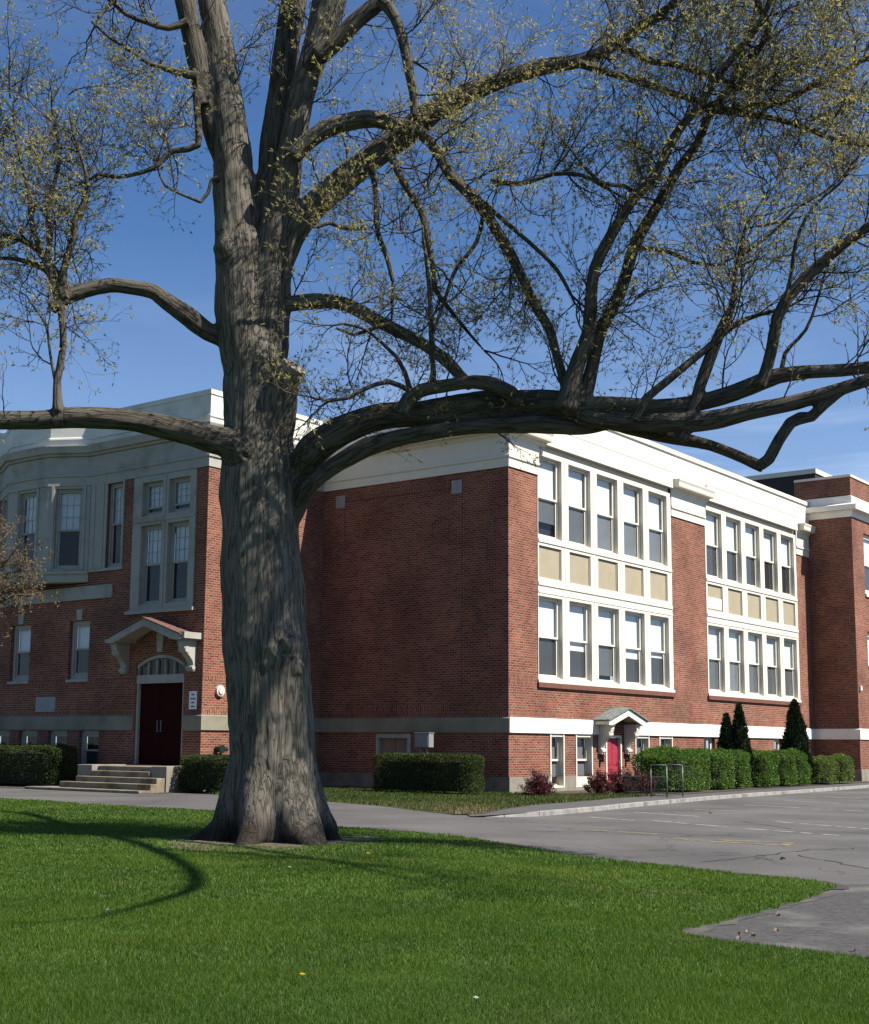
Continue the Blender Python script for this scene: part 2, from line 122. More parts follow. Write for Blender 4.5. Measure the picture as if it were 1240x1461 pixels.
# ---------------- helpers ----------------
def link(o,parent=None):
    COL.objects.link(o)
    if parent: o.parent=parent
    return o
def tag(o,label=None,cat=None,group=None,kind=None):
    if label: o['label']=label
    if cat: o['category']=cat
    if group: o['group']=group
    if kind: o['kind']=kind
    return o
def empty(name,loc=(0,0,0),rz=0,parent=None):
    o=D.objects.new(name,None); o.location=loc; o.rotation_euler=(0,0,rz); o.empty_display_size=.3; return link(o,parent)
class MB:
    """collects quads in metres; UVs are metres along the face"""
    def __init__(s): s.v=[]; s.f=[]; s.m=[]
    def face(s,pts,mi=0):
        k=len(s.v); s.v+=[tuple(p) for p in pts]; s.f.append(tuple(range(k,k+len(pts)))); s.m.append(mi)
    def box(s,x0,x1,y0,y1,z0,z1,mi=0,f=lambda x,y,z:(x,y,z)):
        c=[f(x,y,z) for x in (x0,x1) for y in (y0,y1) for z in (z0,z1)]
        for q in ((0,1,3,2),(4,6,7,5),(0,4,5,1),(2,3,7,6),(0,2,6,4),(1,5,7,3)): s.face([c[i] for i in q],mi)
    def prism(s,poly,y0,y1,mi=0,f=lambda x,y,z:(x,y,z)):   # poly in (x,z), extruded along y
        n=len(poly); s.face([f(x,y0,z) for x,z in poly],mi); s.face([f(x,y1,z) for x,z in reversed(poly)],mi)
        for i in range(n):
            a,b=poly[i],poly[(i+1)%n]; s.face([f(a[0],y0,a[1]),f(a[0],y1,a[1]),f(b[0],y1,b[1]),f(b[0],y0,b[1])],mi)
    def cyl(s,a,b,r,r2=None,n=10,mi=0):
        a,b=Vector(a),Vector(b); r2=r if r2 is None else r2; z=(b-a).normalized(); x=z.orthogonal().normalized(); y=z.cross(x)
        A=[a+(x*math.cos(t)+y*math.sin(t))*r for t in [2*math.pi*i/n for i in range(n)]]
        B=[b+(x*math.cos(t)+y*math.sin(t))*r2 for t in [2*math.pi*i/n for i in range(n)]]
        for i in range(n): s.face([A[i],A[(i+1)%n],B[(i+1)%n],B[i]],mi)
        s.face(A[::-1],mi); s.face(B,mi)
    def sweep(s,line,prof,mi=0,closed=False):   # line: plan points, prof: (out,z); out is to the left of travel
        n=len(line); offs=[]
        for i in range(n):
            p=Vector(line[i]); d=[]
            if i>0: d.append((p-Vector(line[i-1])).normalized())
            if i<n-1: d.append((Vector(line[i+1])-p).normalized())
            ns=[Vector((-e.y,e.x)) for e in d]
            m=ns[0] if len(ns)==1 else (ns[0]+ns[1])/(1+ns[0].dot(ns[1]))
            offs.append(m)
        P=lambda i,k:(line[i][0]-offs[i].x*prof[k][0],line[i][1]-offs[i].y*prof[k][0],prof[k][1])   # negative first value = outwards
        for i in range(n-1):
            for k in range(len(prof)-1): s.face([P(i,k),P(i+1,k),P(i+1,k+1),P(i,k+1)],mi)
        for i in (0,n-1): s.face([P(i,k) for k in range(len(prof))],mi)
    def build(s,name,mats,parent=None,smooth=False,bevel=0):
        me=D.meshes.new(name); me.from_pydata(s.v,[],s.f)
        for m in (mats if isinstance(mats,(list,tuple)) else [mats]): me.materials.append(m)
        me.polygons.foreach_set('material_index',s.m)
        uv=me.uv_layers.new(name='uv'); co=np.empty(len(me.vertices)*3); me.vertices.foreach_get('co',co); co=co.reshape(-1,3)
        UV=np.empty((len(me.loops),2)); nn=np.empty(len(me.polygons)*3); me.polygons.foreach_get('normal',nn); nn=nn.reshape(-1,3)
        for p in me.polygons:
            n=nn[p.index]; li=list(p.loop_indices); vi=[me.loops[l].vertex_index for l in li]
            if abs(n[2])>.75: UV[li]=co[vi][:,:2]
            else:
                h=math.hypot(n[0],n[1]) or 1; t=np.array([abs(n[1]),abs(n[0])*(1 if n[0]*n[1]<=0 else -1),0])/h
                UV[li,0]=co[vi]@t; UV[li,1]=co[vi][:,2]
        uv.data.foreach_set('uv',UV.ravel())
        if smooth: me.polygons.foreach_set('use_smooth',[True]*len(me.polygons))
        o=D.objects.new(name,me)
        if bevel or smooth:
            bm=bmesh.new(); bm.from_mesh(me); bmesh.ops.remove_doubles(bm,verts=bm.verts,dist=1e-5); bm.to_mesh(me); bm.free()
        if bevel:
            b=o.modifiers.new('bevel','BEVEL'); b.width=bevel; b.segments=2; b.limit_method='ANGLE'; b.angle_limit=.8
        return link(o,parent)
def wall(mb,f,u0,u1,z0,z1,ops,depth,bands=(),d0=0):
    """front faces of a wall with openings; f(u,d,z); bands: (za,zb,material)"""
    us=sorted({u0,u1,*[o[0] for o in ops],*[o[1] for o in ops]}); zs=sorted({z0,z1,*[o[2] for o in ops],*[o[3] for o in ops],*[b[0] for b in bands],*[b[1] for b in bands]})
    us=[u for u in us if u0<=u<=u1]; zs=[z for z in zs if z0<=z<=z1]
    for a,b in zip(us,us[1:]):
        for c,e in zip(zs,zs[1:]):
            mu,mz=(a+b)/2,(c+e)/2
            if any(o[0]<mu<o[1] and o[2]<mz<o[3] for o in ops): continue
            mi=0
            for bb in bands:
                if bb[0]<mz<bb[1]: mi=bb[2]
            mb.face([f(a,d0,c),f(b,d0,c),f(b,d0,e),f(a,d0,e)],mi)
    for o in ops:
        a,b,c,e=o[:4]
        for q in (((a,c),(b,c)),((b,c),(b,e)),((b,e),(a,e)),((a,e),(a,c))):
            mb.face([f(q[0][0],d0,q[0][1]),f(q[1][0],d0,q[1][1]),f(q[1][0],d0+depth,q[1][1]),f(q[0][0],d0+depth,q[0][1])],0)
# ---------------- materials ----------------
ALB=.54   # unpainted surfaces are kept dark: the photograph is exposed bright
def mat(name): 
    m=D.materials.new(name); m.use_nodes=True; nt=m.node_tree; b=nt.nodes['Principled BSDF']; return m,nt,b
def noise_mat(name,c1,c2,scale=3,rough=.8,bump=.0,bscale=40,detail=6,coord='Object',c3=None,s3=.6,spec=.3,metal=0):
    if max(c2)<.58: c1,c2,c3=[c and tuple(v*ALB for v in c) for c in (c1,c2,c3)]
    m,nt,b=mat(name); lk=nt.links.new
    tc=N(nt,'ShaderNodeTexCoord'); n=N(nt,'ShaderNodeTexNoise'); n.inputs['Scale'].default_value=scale; n.inputs['Detail'].default_value=detail; n.inputs['Roughness'].default_value=.65
    r=N(nt,'ShaderNodeValToRGB'); r.color_ramp.elements[0].position=.3; r.color_ramp.elements[1].position=.72
    r.color_ramp.elements[0].color=(*c1,1); r.color_ramp.elements[1].color=(*c2,1)
    lk(tc.outputs[coord],n.inputs['Vector']); lk(n.outputs['Fac'],r.inputs[0]); out=r.outputs[0]
    if c3:
        n3=N(nt,'ShaderNodeTexNoise'); n3.inputs['Scale'].default_value=s3; n3.inputs['Detail'].default_value=5; r3=N(nt,'ShaderNodeValToRGB'); r3.color_ramp.elements[0].position=.5; r3.color_ramp.elements[1].position=.68
        mx=N(nt,'ShaderNodeMix',data_type='RGBA'); mx.inputs['B'].default_value=(*c3,1); lk(tc.outputs[coord],n3.inputs['Vector']); lk(n3.outputs['Fac'],r3.inputs[0]); lk(r3.outputs[0],mx.inputs['Factor']); lk(out,mx.inputs['A']); out=mx.outputs['Result']
    lk(out,b.inputs['Base Color']); b.inputs['Roughness'].default_value=rough; b.inputs['Specular IOR Level'].default_value=spec; b.inputs['Metallic'].default_value=metal
    if bump:
        n2=N(nt,'ShaderNodeTexNoise'); n2.inputs['Scale'].default_value=bscale; n2.inputs['Detail'].default_value=5; bp=N(nt,'ShaderNodeBump'); bp.inputs['Strength'].default_value=bump; bp.inputs['Distance'].default_value=.01
        lk(tc.outputs[coord],n2.inputs['Vector']); lk(n2.outputs['Fac'],bp.inputs['Height']); lk(bp.outputs[0],b.inputs['Normal'])
    return m
def brick(name,vertical=False,tint=1.0):
    m,nt,b=mat(name); lk=nt.links.new
    uv=N(nt,'ShaderNodeUVMap',uv_map='uv'); mp=N(nt,'ShaderNodeMapping')
    if vertical: mp.inputs['Rotation'].default_value=(0,0,math.pi/2)
    bt=N(nt,'ShaderNodeTexBrick'); bt.inputs['Scale'].default_value=1; bt.inputs['Brick Width'].default_value=.235; bt.inputs['Row Height'].default_value=.083; bt.inputs['Mortar Size'].default_value=.0115; bt.inputs['Mortar Smooth'].default_value=.2; bt.inputs['Bias'].default_value=-.1
    bt.inputs['Color1'].default_value=(.232*tint,.077*tint,.044*tint,1); bt.inputs['Color2'].default_value=(.100*tint,.030*tint,.020*tint,1); bt.inputs['Mortar'].default_value=(.27,.185,.145,1)
    lk(uv.outputs[0],mp.inputs[0]); lk(mp.outputs[0],bt.inputs['Vector'])
    n=N(nt,'ShaderNodeTexNoise'); n.inputs['Scale'].default_value=.55; n.inputs['Detail'].default_value=7; n.inputs['Roughness'].default_value=.6; lk(uv.outputs[0],n.inputs['Vector'])
    r=N(nt,'ShaderNodeValToRGB'); r.color_ramp.elements[0].position=.3; r.color_ramp.elements[1].position=.75; r.color_ramp.elements[0].color=(.58,.55,.54,1); r.color_ramp.elements[1].color=(1.18,1.15,1.08,1); lk(n.outputs['Fac'],r.inputs[0])
    n2=N(nt,'ShaderNodeTexNoise'); n2.inputs['Scale'].default_value=14; n2.inputs['Detail'].default_value=4; lk(uv.outputs[0],n2.inputs['Vector'])
    r2=N(nt,'ShaderNodeValToRGB'); r2.color_ramp.elements[0].position=.25; r2.color_ramp.elements[1].position=.75; r2.color_ramp.elements[0].color=(.75,.75,.75,1); r2.color_ramp.elements[1].color=(1.2,1.2,1.2,1); lk(n2.outputs['Fac'],r2.inputs[0])
    m1=N(nt,'ShaderNodeMix',data_type='RGBA',blend_type='MULTIPLY'); m1.inputs['Factor'].default_value=1; m2=N(nt,'ShaderNodeMix',data_type='RGBA',blend_type='MULTIPLY'); m2.inputs['Factor'].default_value=1
    lk(bt.outputs['Color'],m1.inputs['A']); lk(r.outputs[0],m1.inputs['B']); lk(m1.outputs['Result'],m2.inputs['A']); lk(r2.outputs[0],m2.inputs['B']); lk(m2.outputs['Result'],b.inputs['Base Color'])
    bp=N(nt,'ShaderNodeBump',invert=True); bp.inputs['Strength'].default_value=.5; bp.inputs['Distance'].default_value=.008; lk(bt.outputs['Fac'],bp.inputs['Height']); lk(bp.outputs[0],b.inputs['Normal'])
    b.inputs['Roughness'].default_value=.9; b.inputs['Specular IOR Level'].default_value=.2
    return m
BR=brick('brick'); BRV=brick('brick_soldier',True,.92); BRD=brick('brick_dark',False,.85)
WHITE=noise_mat('white_paint',(.55,.515,.43),(.625,.59,.50),2.2,.55,.05,60,c3=(.55,.53,.46),s3=1.1)
WHITE2=noise_mat('aged_white_wood',(.52,.50,.44),(.575,.56,.50),3.2,.7,.15,50,c3=(.42,.40,.33),s3=1.4)
CLAD=noise_mat('white_cladding',(.585,.555,.475),(.65,.62,.54),1.2,.5,.03,30)
BELT=noise_mat('painted_belt',(.62,.58,.52),(.74,.70,.64),1.4,.7,.1,60)
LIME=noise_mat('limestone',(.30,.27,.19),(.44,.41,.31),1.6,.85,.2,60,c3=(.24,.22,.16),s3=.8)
CONC=noise_mat('concrete',(.30,.265,.21),(.42,.38,.31),2.5,.9,.3,50,c3=(.24,.21,.16),s3=1.5)
STEPM=noise_mat('step_stone',(.26,.21,.14),(.40,.34,.24),3,.85,.25,50,c3=(.18,.14,.09),s3=2)
TAN=noise_mat('tan_panel',(.48,.41,.28),(.57,.49,.35),1.5,.7,.05,40)
ROOFM=noise_mat('roof_felt',(.10,.10,.10),(.16,.16,.16),2,.9)
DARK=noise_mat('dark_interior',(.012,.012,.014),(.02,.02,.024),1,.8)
BLIND=noise_mat('white_blind',(.54,.58,.60),(.66,.69,.70),.7,.8)
BLINDW=noise_mat('pale_blind',(.50,.56,.62),(.62,.68,.73),1.1,.8)
SCR=[noise_mat('screen_%s'%n,(c*.9,c*.95,c),(c*1.15,c*1.2,c*1.27),1.2,.75) for n,c in (('pale',.24),('grey',.15),('charcoal',.06),('dark',.022))]
SILLB=noise_mat('brick_sill',(.20,.075,.05),(.27,.11,.075),5,.8,.2,60)
REDD=noise_mat('red_door_paint',(.46,.045,.075),(.56,.065,.10),2,.45,.03,30)
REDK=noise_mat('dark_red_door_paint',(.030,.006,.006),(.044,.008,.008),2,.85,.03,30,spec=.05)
COPPER=noise_mat('rusty_roof',(.17,.085,.065),(.26,.135,.10),6,.6,.2,40)
LEADR=noise_mat('grey_shingle',(.20,.22,.22),(.36,.38,.38),9,.7,.4,40,c3=(.13,.16,.13),s3=4)
GALV=noise_mat('galvanised_steel',(.17,.19,.19),(.25,.27,.27),8,.5,.05,60,spec=.4,metal=.2)
STEEL=noise_mat('dark_steel',(.035,.06,.05),(.06,.09,.08),8,.45,metal=.6)
BOXG=noise_mat('grey_box_paint',(.30,.32,.33),(.36,.38,.39),3,.5)
SIGNW=noise_mat('sign_white',(.62,.63,.62),(.7,.7,.69),3,.5)
SIGNK=noise_mat('sign_ink',(.05,.05,.06),(.08,.08,.09),3,.6)
STONEP=noise_mat('plaque_stone',(.40,.41,.40),(.52,.53,.52),4,.7,.1,40)
def glass_mat():
    m=D.materials.new('window_glass'); m.use_nodes=True; nt=m.node_tree; nt.nodes.clear(); lk=nt.links.new
    o=N(nt,'ShaderNodeOutputMaterial'); mx=N(nt,'ShaderNodeMixShader'); t=N(nt,'ShaderNodeBsdfTransparent'); t.inputs[0].default_value=(.93,.95,.95,1)
    g=N(nt,'ShaderNodeBsdfGlossy'); g.inputs['Roughness'].default_value=.03
    lw=N(nt,'ShaderNodeLayerWeight'); lw.inputs['Blend'].default_value=.5; pw=N(nt,'ShaderNodeMath',operation='POWER'); pw.inputs[1].default_value=4; fr=N(nt,'ShaderNodeMath',operation='MULTIPLY_ADD'); fr.inputs[1].default_value=.85; fr.inputs[2].default_value=.03; lk(lw.outputs['Facing'],pw.inputs[0]); lk(pw.outputs[0],fr.inputs[0])
    tc=N(nt,'ShaderNodeTexCoord'); n=N(nt,'ShaderNodeTexNoise'); n.inputs['Scale'].default_value=1.3; bp=N(nt,'ShaderNodeBump'); bp.inputs['Strength'].default_value=.06; bp.inputs['Distance'].default_value=.05
    lk(tc.outputs['Object'],n.inputs[0]); lk(n.outputs['Fac'],bp.inputs['Height']); lk(bp.outputs[0],g.inputs['Normal'])
    lk(fr.outputs[0],mx.inputs[0]); lk(t.outputs[0],mx.inputs[1]); lk(g.outputs[0],mx.inputs[2]); lk(mx.outputs[0],o.inputs[0]); return m
GLASS=glass_mat()
# ---------------- ground ----------------
XS=[-160,-60,-30,-12,-5,-2,0,.3,.7,1.1,1.5,1.9,2.3,2.7,3.1,3.5,4.5,7,12,30,60,160]
_t=np.clip((np.array(XS)-.3)/3.2,0,1); ZS=-.11*_t*_t*(3-2*_t)
def hz(x,y): return float(np.interp(x,XS,ZS))
def sheet(name,poly,z,m,kind='structure',cut=None,label=None):
    bm=bmesh.new(); vs=[bm.verts.new((x,y,z(x,y) if callable(z) else z)) for x,y in poly]; bm.faces.new(vs); bmesh.ops.triangulate(bm,faces=bm.faces[:])
    if callable(z):
        for X in XS[6:16]: bmesh.ops.bisect_plane(bm,geom=bm.verts[:]+bm.edges[:]+bm.faces[:],plane_co=(X,0,0),plane_no=(1,0,0))
        for v in bm.verts: v.co.z=z(v.co.x,v.co.y)
    me=D.meshes.new(name); 
    for f in bm.faces:
        if f.normal.z<0: f.normal_flip()
    bm.to_mesh(me); bm.free(); me.materials.append(m); o=link(D.objects.new(name,me)); o['kind']=kind; return o
def asphalt():
    m,nt,b=mat('asphalt'); lk=nt.links.new; tc=N(nt,'ShaderNodeTexCoord')
    def nz(s,d=5): 
        n=N(nt,'ShaderNodeTexNoise'); n.inputs['Scale'].default_value=s; n.inputs['Detail'].default_value=d; lk(tc.outputs['Object'],n.inputs['Vector']); return n.outputs['Fac']
    r=N(nt,'ShaderNodeValToRGB'); r.color_ramp.elements[0].position=.3; r.color_ramp.elements[1].position=.7; r.color_ramp.elements[0].color=(.058,.055,.054,1); r.color_ramp.elements[1].color=(.106,.100,.096,1); lk(nz(.35,8),r.inputs[0])  # broad asphalt patches, contrast raised to stand in for dappled tree shade
    r2=N(nt,'ShaderNodeValToRGB'); r2.color_ramp.elements[0].position=.3; r2.color_ramp.elements[1].position=.75; r2.color_ramp.elements[0].color=(.7,.7,.7,1); r2.color_ramp.elements[1].color=(1.25,1.25,1.25,1); lk(nz(38,3),r2.inputs[0])
    mx=N(nt,'ShaderNodeMix',data_type='RGBA',blend_type='MULTIPLY'); mx.inputs['Factor'].default_value=1; lk(r.outputs[0],mx.inputs['A']); lk(r2.outputs[0],mx.inputs['B'])
    vo=N(nt,'ShaderNodeTexVoronoi',feature='DISTANCE_TO_EDGE'); vo.inputs['Scale'].default_value=.16
    wn=N(nt,'ShaderNodeTexNoise'); wn.inputs['Scale'].default_value=.9; wn.inputs['Detail'].default_value=6; lk(tc.outputs['Object'],wn.inputs['Vector'])
    ad=N(nt,'ShaderNodeMix',data_type='RGBA'); ad.inputs['Factor'].default_value=.12; lk(tc.outputs['Object'],ad.inputs['A']); lk(wn.outputs['Color'],ad.inputs['B']); 
    sc=N(nt,'ShaderNodeVectorMath',operation='ADD'); sm=N(nt,'ShaderNodeVectorMath',operation='SCALE'); sm.inputs['Scale'].default_value=1.6; lk(wn.outputs['Color'],sm.inputs[0]); lk(tc.outputs['Object'],sc.inputs[0]); lk(sm.outputs[0],sc.inputs[1]); lk(sc.outputs[0],vo.inputs['Vector'])
    cr=N(nt,'ShaderNodeValToRGB'); cr.color_ramp.elements[0].position=.0; cr.color_ramp.elements[1].position=.0035; cr.color_ramp.elements[0].color=(.35,.35,.35,1); cr.color_ramp.elements[1].color=(1,1,1,1); lk(vo.outputs['Distance'],cr.inputs[0])
    m3=N(nt,'ShaderNodeMix',data_type='RGBA',blend_type='MULTIPLY'); m3.inputs['Factor'].default_value=1; lk(mx.outputs['Result'],m3.inputs['A']); lk(cr.outputs[0],m3.inputs['B']); lk(m3.outputs['Result'],b.inputs['Base Color'])
    bp=N(nt,'ShaderNodeBump'); bp.inputs['Strength'].default_value=.4; bp.inputs['Distance'].default_value=.01; lk(nz(60,3),bp.inputs['Height']); lk(bp.outputs[0],b.inputs['Normal'])
    b.inputs['Roughness'].default_value=.9; b.inputs['Specular IOR Level'].default_value=.25; return m
ASPH=asphalt()
ASPH2=noise_mat('sidewalk_asphalt',(.10,.098,.096),(.14,.135,.13),1.2,.9,.4,50)
ASPH3=noise_mat('old_path_asphalt',(.05,.048,.048),(.125,.118,.115),11,.95,1,22,c3=(.20,.19,.175),s3=1.1)
SOIL=noise_mat('lawn_soil',(.045,.115,.012),(.08,.16,.02),1.3,.95,.4,30,c3=(.085,.085,.03),s3=.35)
FAR=noise_mat('far_ground',(.05,.08,.02),(.08,.10,.035),.2,.95)
VERGE=noise_mat('dry_verge_soil',(.10,.095,.04),(.19,.15,.085),1.6,.95,.5,25,c3=(.05,.085,.018),s3=.5)
MULCH=noise_mat('mulch',(.07,.05,.035),(.13,.10,.075),6,.95,.8,30)
KERBM=noise_mat('granite_kerb',(.34,.325,.31),(.50,.48,.45),5,.85,.3,50,c3=(.26,.24,.22),s3=2)
def col(c,name,**k): return noise_mat(name,tuple(v*.85 for v in c),tuple(v*1.1 for v in c),6,.8,**k)
# road: a grid that dips beyond the kerb
def road():
    xs=XS; ys=[-60,-20,-5,5,12,18,24,30,36,44,60,100,200]
    mb=MB()
    for a,b in zip(xs,xs[1:]):
        for c,e in zip(ys,ys[1:]): mb.face([(a,c,hz(a,c)),(b,c,hz(b,c)),(b,e,hz(b,e)),(a,e,hz(a,e))])
    o=mb.build('road',ASPH); o['kind']='structure'
road()
sheet('ground',[(-900,-900),(900,-900),(900,1500),(-900,1500)],-.16,FAR)
_rg=random.Random(21); _e=[]
for (xa,ya),(xb,yb) in zip(LAWN_EDGE,LAWN_EDGE[1:]):
    n_=max(1,int(math.hypot(xb-xa,yb-ya)/.22)); j_=.05 if ya<30 else .12
    for i_ in range(n_): t_=i_/n_; _e.append((xa+(xb-xa)*t_+_rg.uniform(-j_,j_),ya+(yb-ya)*t_+_rg.uniform(-j_,j_)))
RAW_EDGE=LAWN_EDGE; LAWN_EDGE=_e+[LAWN_EDGE[-1]]
LAWN_POLY=LAWN_EDGE+[(14,7.5),(14,-12),(-45,-12),(-45,55)]
sheet('lawn',LAWN_POLY,lambda x,y:hz(x,y)+.014,SOIL)
def ribbon(name,pts,w0,w1,dz,m,seed):
    rg=random.Random(seed); mb=MB(); P=[Vector((x,y,0)) for x,y in pts]; q=[]
    for a,b in zip(P,P[1:]):
        n=max(1,int((b-a).length/.25))
        for i in range(n): q.append(a.lerp(b,i/n))
    L=[]
    for i,p in enumerate(q):
        d=(q[min(i+1,len(q)-1)]-q[max(i-1,0)]).normalized(); n=Vector((-d.y,d.x,0)); L.append((p-n*rg.uniform(.4,1)*w0,p+n*rg.uniform(.4,1.1)*w1))
    for (a,b),(c,e) in zip(L,L[1:]): mb.face([(v.x,v.y,hz(v.x,v.y)+dz) for v in (a,c,e,b)])
    o=mb.build(name,m); o['kind']='structure'; return o
ribbon('path_edge',RAW_EDGE[4:15],.10,.16,.009,noise_mat('broken_asphalt',(.05,.046,.046),(.10,.092,.09),9,.95,1,25),4)
ribbon('path_edge',RAW_EDGE[14:-1],.10,.16,.010,noise_mat('dusty_edge',(.05,.047,.045),(.12,.112,.105),6,.95,1,25,c3=(.16,.14,.115),s3=1.3),5)
# darker old paving of the short path that runs into the lawn
sheet('path',[(5.2,17.3),(5.25,16.7),(4.94,16.4),(4.4,15.56),(3.47,14.17),(2.54,12.81),(2.48,12.57),(2.74,12.09),(3.08,11.9),(3.42,11.63),(3.75,11.28),(4.4,10.7),(5.6,11.6),(5.2,12.9),(5.4,14.6),(5.9,16.2),(6.4,17.6)],lambda x,y:hz(x,y)+.006,ASPH3)
Cb=Vector((3.189,45.494,0))
def Wd(u,v): p=Cb+dS*u+dW*v; return (p.x,p.y)
def UV_(x,y): q=Vector((x,y,0))-Cb; return q.dot(dS),q.dot(dW)
sheet('sidewalk',[KERB[0]]+KERB[1:]+[(31,73),Wd(60,0),Wd(-.6,0),Wd(-3.4,-2.6),(1.2,33.2)],-.004,ASPH2)
vp=VERGE_FRONT
sheet('verge',vp[:9]+[Wd(-1,-3.6),Wd(-.3,0.05),Wd(0.02,0.05),Wd(.02,8.4),Wd(-6,8.4),Wd(-6.1,8.0),(-6.6,43.0),(-5.4,41.2)],.006,VERGE)
sheet('planting_bed',[Wd(-1.0,-3.6),Wd(3,-4.4),Wd(9,-4.0),Wd(14,-3.6),Wd(20,-3.3),Wd(27.5,-3.1),Wd(27.5,.05),Wd(-.25,.05)],.011,MULCH)
sheet('planting_bed',[Wd(-6.0,7.8),Wd(-8.9,7.2),Wd(-9.3,13.6),Wd(-9.3,32),Wd(-6.0,32)],.009,MULCH)
# kerb of granite blocks
mb=MB(); kp=[Vector((x,y,0)) for x,y in KERB]+[Vector((31,73,0)),Vector((60,104,0))]
line=[]
for a,b in zip(kp,kp[1:]):
    n=max(1,int((b-a).length/1.8))
    for i in range(n): line.append(a.lerp(b,i/n))
for i,(a,b) in enumerate(zip(line,line[1:])):
    d=(b-a).normalized(); nrm=Vector((-d.y,d.x,0)); g=d*.012; A=a+g; B_=b-g; j=random.uniform(-.006,.006)
    z0=-.16; ta=.008 if i>1 else (-.055,-.02)[i]; tb=.008 if i>0 else -.02
    P=[(A,ta+j),(B_,tb+j),(B_+nrm*.17,tb+j),(A+nrm*.17,ta+j)]
    top=[(p.x,p.y,z) for p,z in P]; bot=[(p.x,p.y,z0) for p,z in P]
    mb.face(top)
    for k in range(4): mb.face([bot[k],bot[(k+1)%4],top[(k+1)%4],top[k]])
o=mb.build('kerb',KERBM,bevel=.015); o['kind']='structure'
# painted markings
def stripe(mb,a,b,w,wear=0):
    a=Vector((*a,0)); b=Vector((*b,0)); d=(b-a).normalized(); n=Vector((-d.y,d.x,0))*w/2; L=(b-a).length; s=0
    while s<L:
        e=min(L,s+(random.uniform(.25,.7) if wear else L)); p,q=a+d*s,a+d*e
        mb.face([(v.x,v.y,hz(v.x,v.y)+.005) for v in (p-n,q-n,q+n,p+n)]); s=e+(random.uniform(.04,.35)*wear if wear else 1)
WP=noise_mat('white_road_paint',(.30,.295,.285),(.57,.56,.54),7,.8,c3=(.2,.195,.19),s3=5)
YP=noise_mat('yellow_road_paint',(.22,.20,.12),(.46,.38,.16),9,.8,c3=(.14,.13,.12),s3=3)
mb=MB()
for a,b in (M1,M2,M3,M4,M5,M6): stripe(mb,a,b,.16,.12)
for a,b in (D1,D2,D3,D4): stripe(mb,a,b,.16,.8)
o=mb.build('parking_lines',WP); o['kind']='structure'
mb=MB()
for a,b in (Y1,Y2,Y3,Y4): stripe(mb,a,b,.17,.3)
o=mb.build('yellow_lines',YP); o['kind']='structure'
mb=MB()
CRK=noise_mat('crack_sealant',(.035,.035,.036),(.06,.058,.056),6,.7)
for a,b in (C1,C2,C3,C4,C5,C6,C7,C8):
    a,b=Vector((*a,0)),Vector((*b,0)); n=7; pts=[a.lerp(b,i/n)+Vector((random.uniform(-.1,.1),random.uniform(-.1,.1),0))*(0<i<n) for i in range(n+1)]
    for p,q in zip(pts,pts[1:]): stripe(mb,p.xy,q.xy,random.uniform(.018,.042))
o=mb.build('road_cracks',CRK); o['kind']='structure'
# ---------------- school building (local x = along the sunlit front, y = into it, z up) ----------------
SB=empty('school_building',(Cb.x,Cb.y,0),math.pi/2-TH)
tag(SB,'two-storey red brick school with white cornices and tall banked windows behind the big oak','school building')
RW=-math.pi/2                                # rotation for things on the walls that face the lawn
fS=lambda u,d,z:(u,d,z)
def fW(U0): return lambda v,d,z:(U0+d,v,z)
UL=-6.05; VI=8.42; UR=27.6; VR=-2.28
# openings
B1=[1.88+2.1*k for k in range(5)]; B2=[15.62+2.1*k for k in range(5)]
SBANK=[(1.85,12.25,3.79,12.05),(15.52,25.9,3.79,12.05)]
SBASE=[(2.6,3.56,.12,1.99),(4.36,5.56,.12,1.99),(8.86,10.02,.3,1.99),(10.88,12.04,.3,1.99),(15.0,16.1,.3,1.99),(18.8,19.85,.3,1.99),(22.5,23.5,.3,1.99)]
DOORS=(6.58,7.78,.02,1.99)
mb=MB()
BANDS=[(2.53,2.74,1),(3.62,3.79,1)]
wall(mb,fS,0,UR,.54,11.3,SBANK+[(o[0],o[1],max(.54,o[2]),o[3]) for o in SBASE]+[(6.58,7.78,.54,1.99)],.22,BANDS+[(3.79,4.02,1)])
WB=(4.12,5.68,.25,1.96)
wall(mb,fW(0),0,VI,.54,11.3,[(WB[0],WB[1],.54,WB[3])],.2,[(2.53,2.74,1)])
mb.build('wall',[BR,BRV],SB)
mb=MB(); wall(mb,fS,-.0,UR,-.3,.54,[(o[0],o[1],o[2],.54) for o in SBASE if o[2]<.54]+[(6.58,7.78,.02,.54)],.22,d0=-.03); wall(mb,fW(-.03),-.03,VI,-.3,.54,[(WB[0],WB[1],WB[2],.54)],.23)
mb.face([(-.03,-.03,.54),(UR,-.03,.54),(UR,0,.54),(0,0,.54)]); mb.face([(-.03,-.03,.54),(0,0,.54),(0,VI,.54),(-.03,VI,.54)])
mb.build('foundation',CONC,SB)
# left wing walls
SMALL=[(14.42,15.58,3.86,6.04),(17.9,19.1,3.86,6.04),(21.4,22.6,3.86,6.04)]
TALL=(9.0,12.2,6.25,10.95); LB=[(13.68,14.78,.55,1.97),(15.45,16.58,.55,1.97),(17.2,18.33,.55,1.97),(18.9,20.0,.55,1.97)]
FLATW=(12.84,13.7,7.9,11.05); DOORW=(9.33,11.78,.78,4.66)
BAY=[(14.7,20.1,7.5,11.1)]
mb=MB(); wall(mb,fW(UL),VI,34,0,11.3,SMALL+[TALL,FLATW,DOORW]+LB+BAY,.28,[(2.53,2.74,1),(3.62,3.84,1)])
wall(mb,fS and (lambda u,d,z:(u,VI+d,z)),UL,0,0,11.3,[],.2,[(2.53,2.74,1),(3.72,3.95,1)])
mb.build('wall',[BR,BRV],SB)
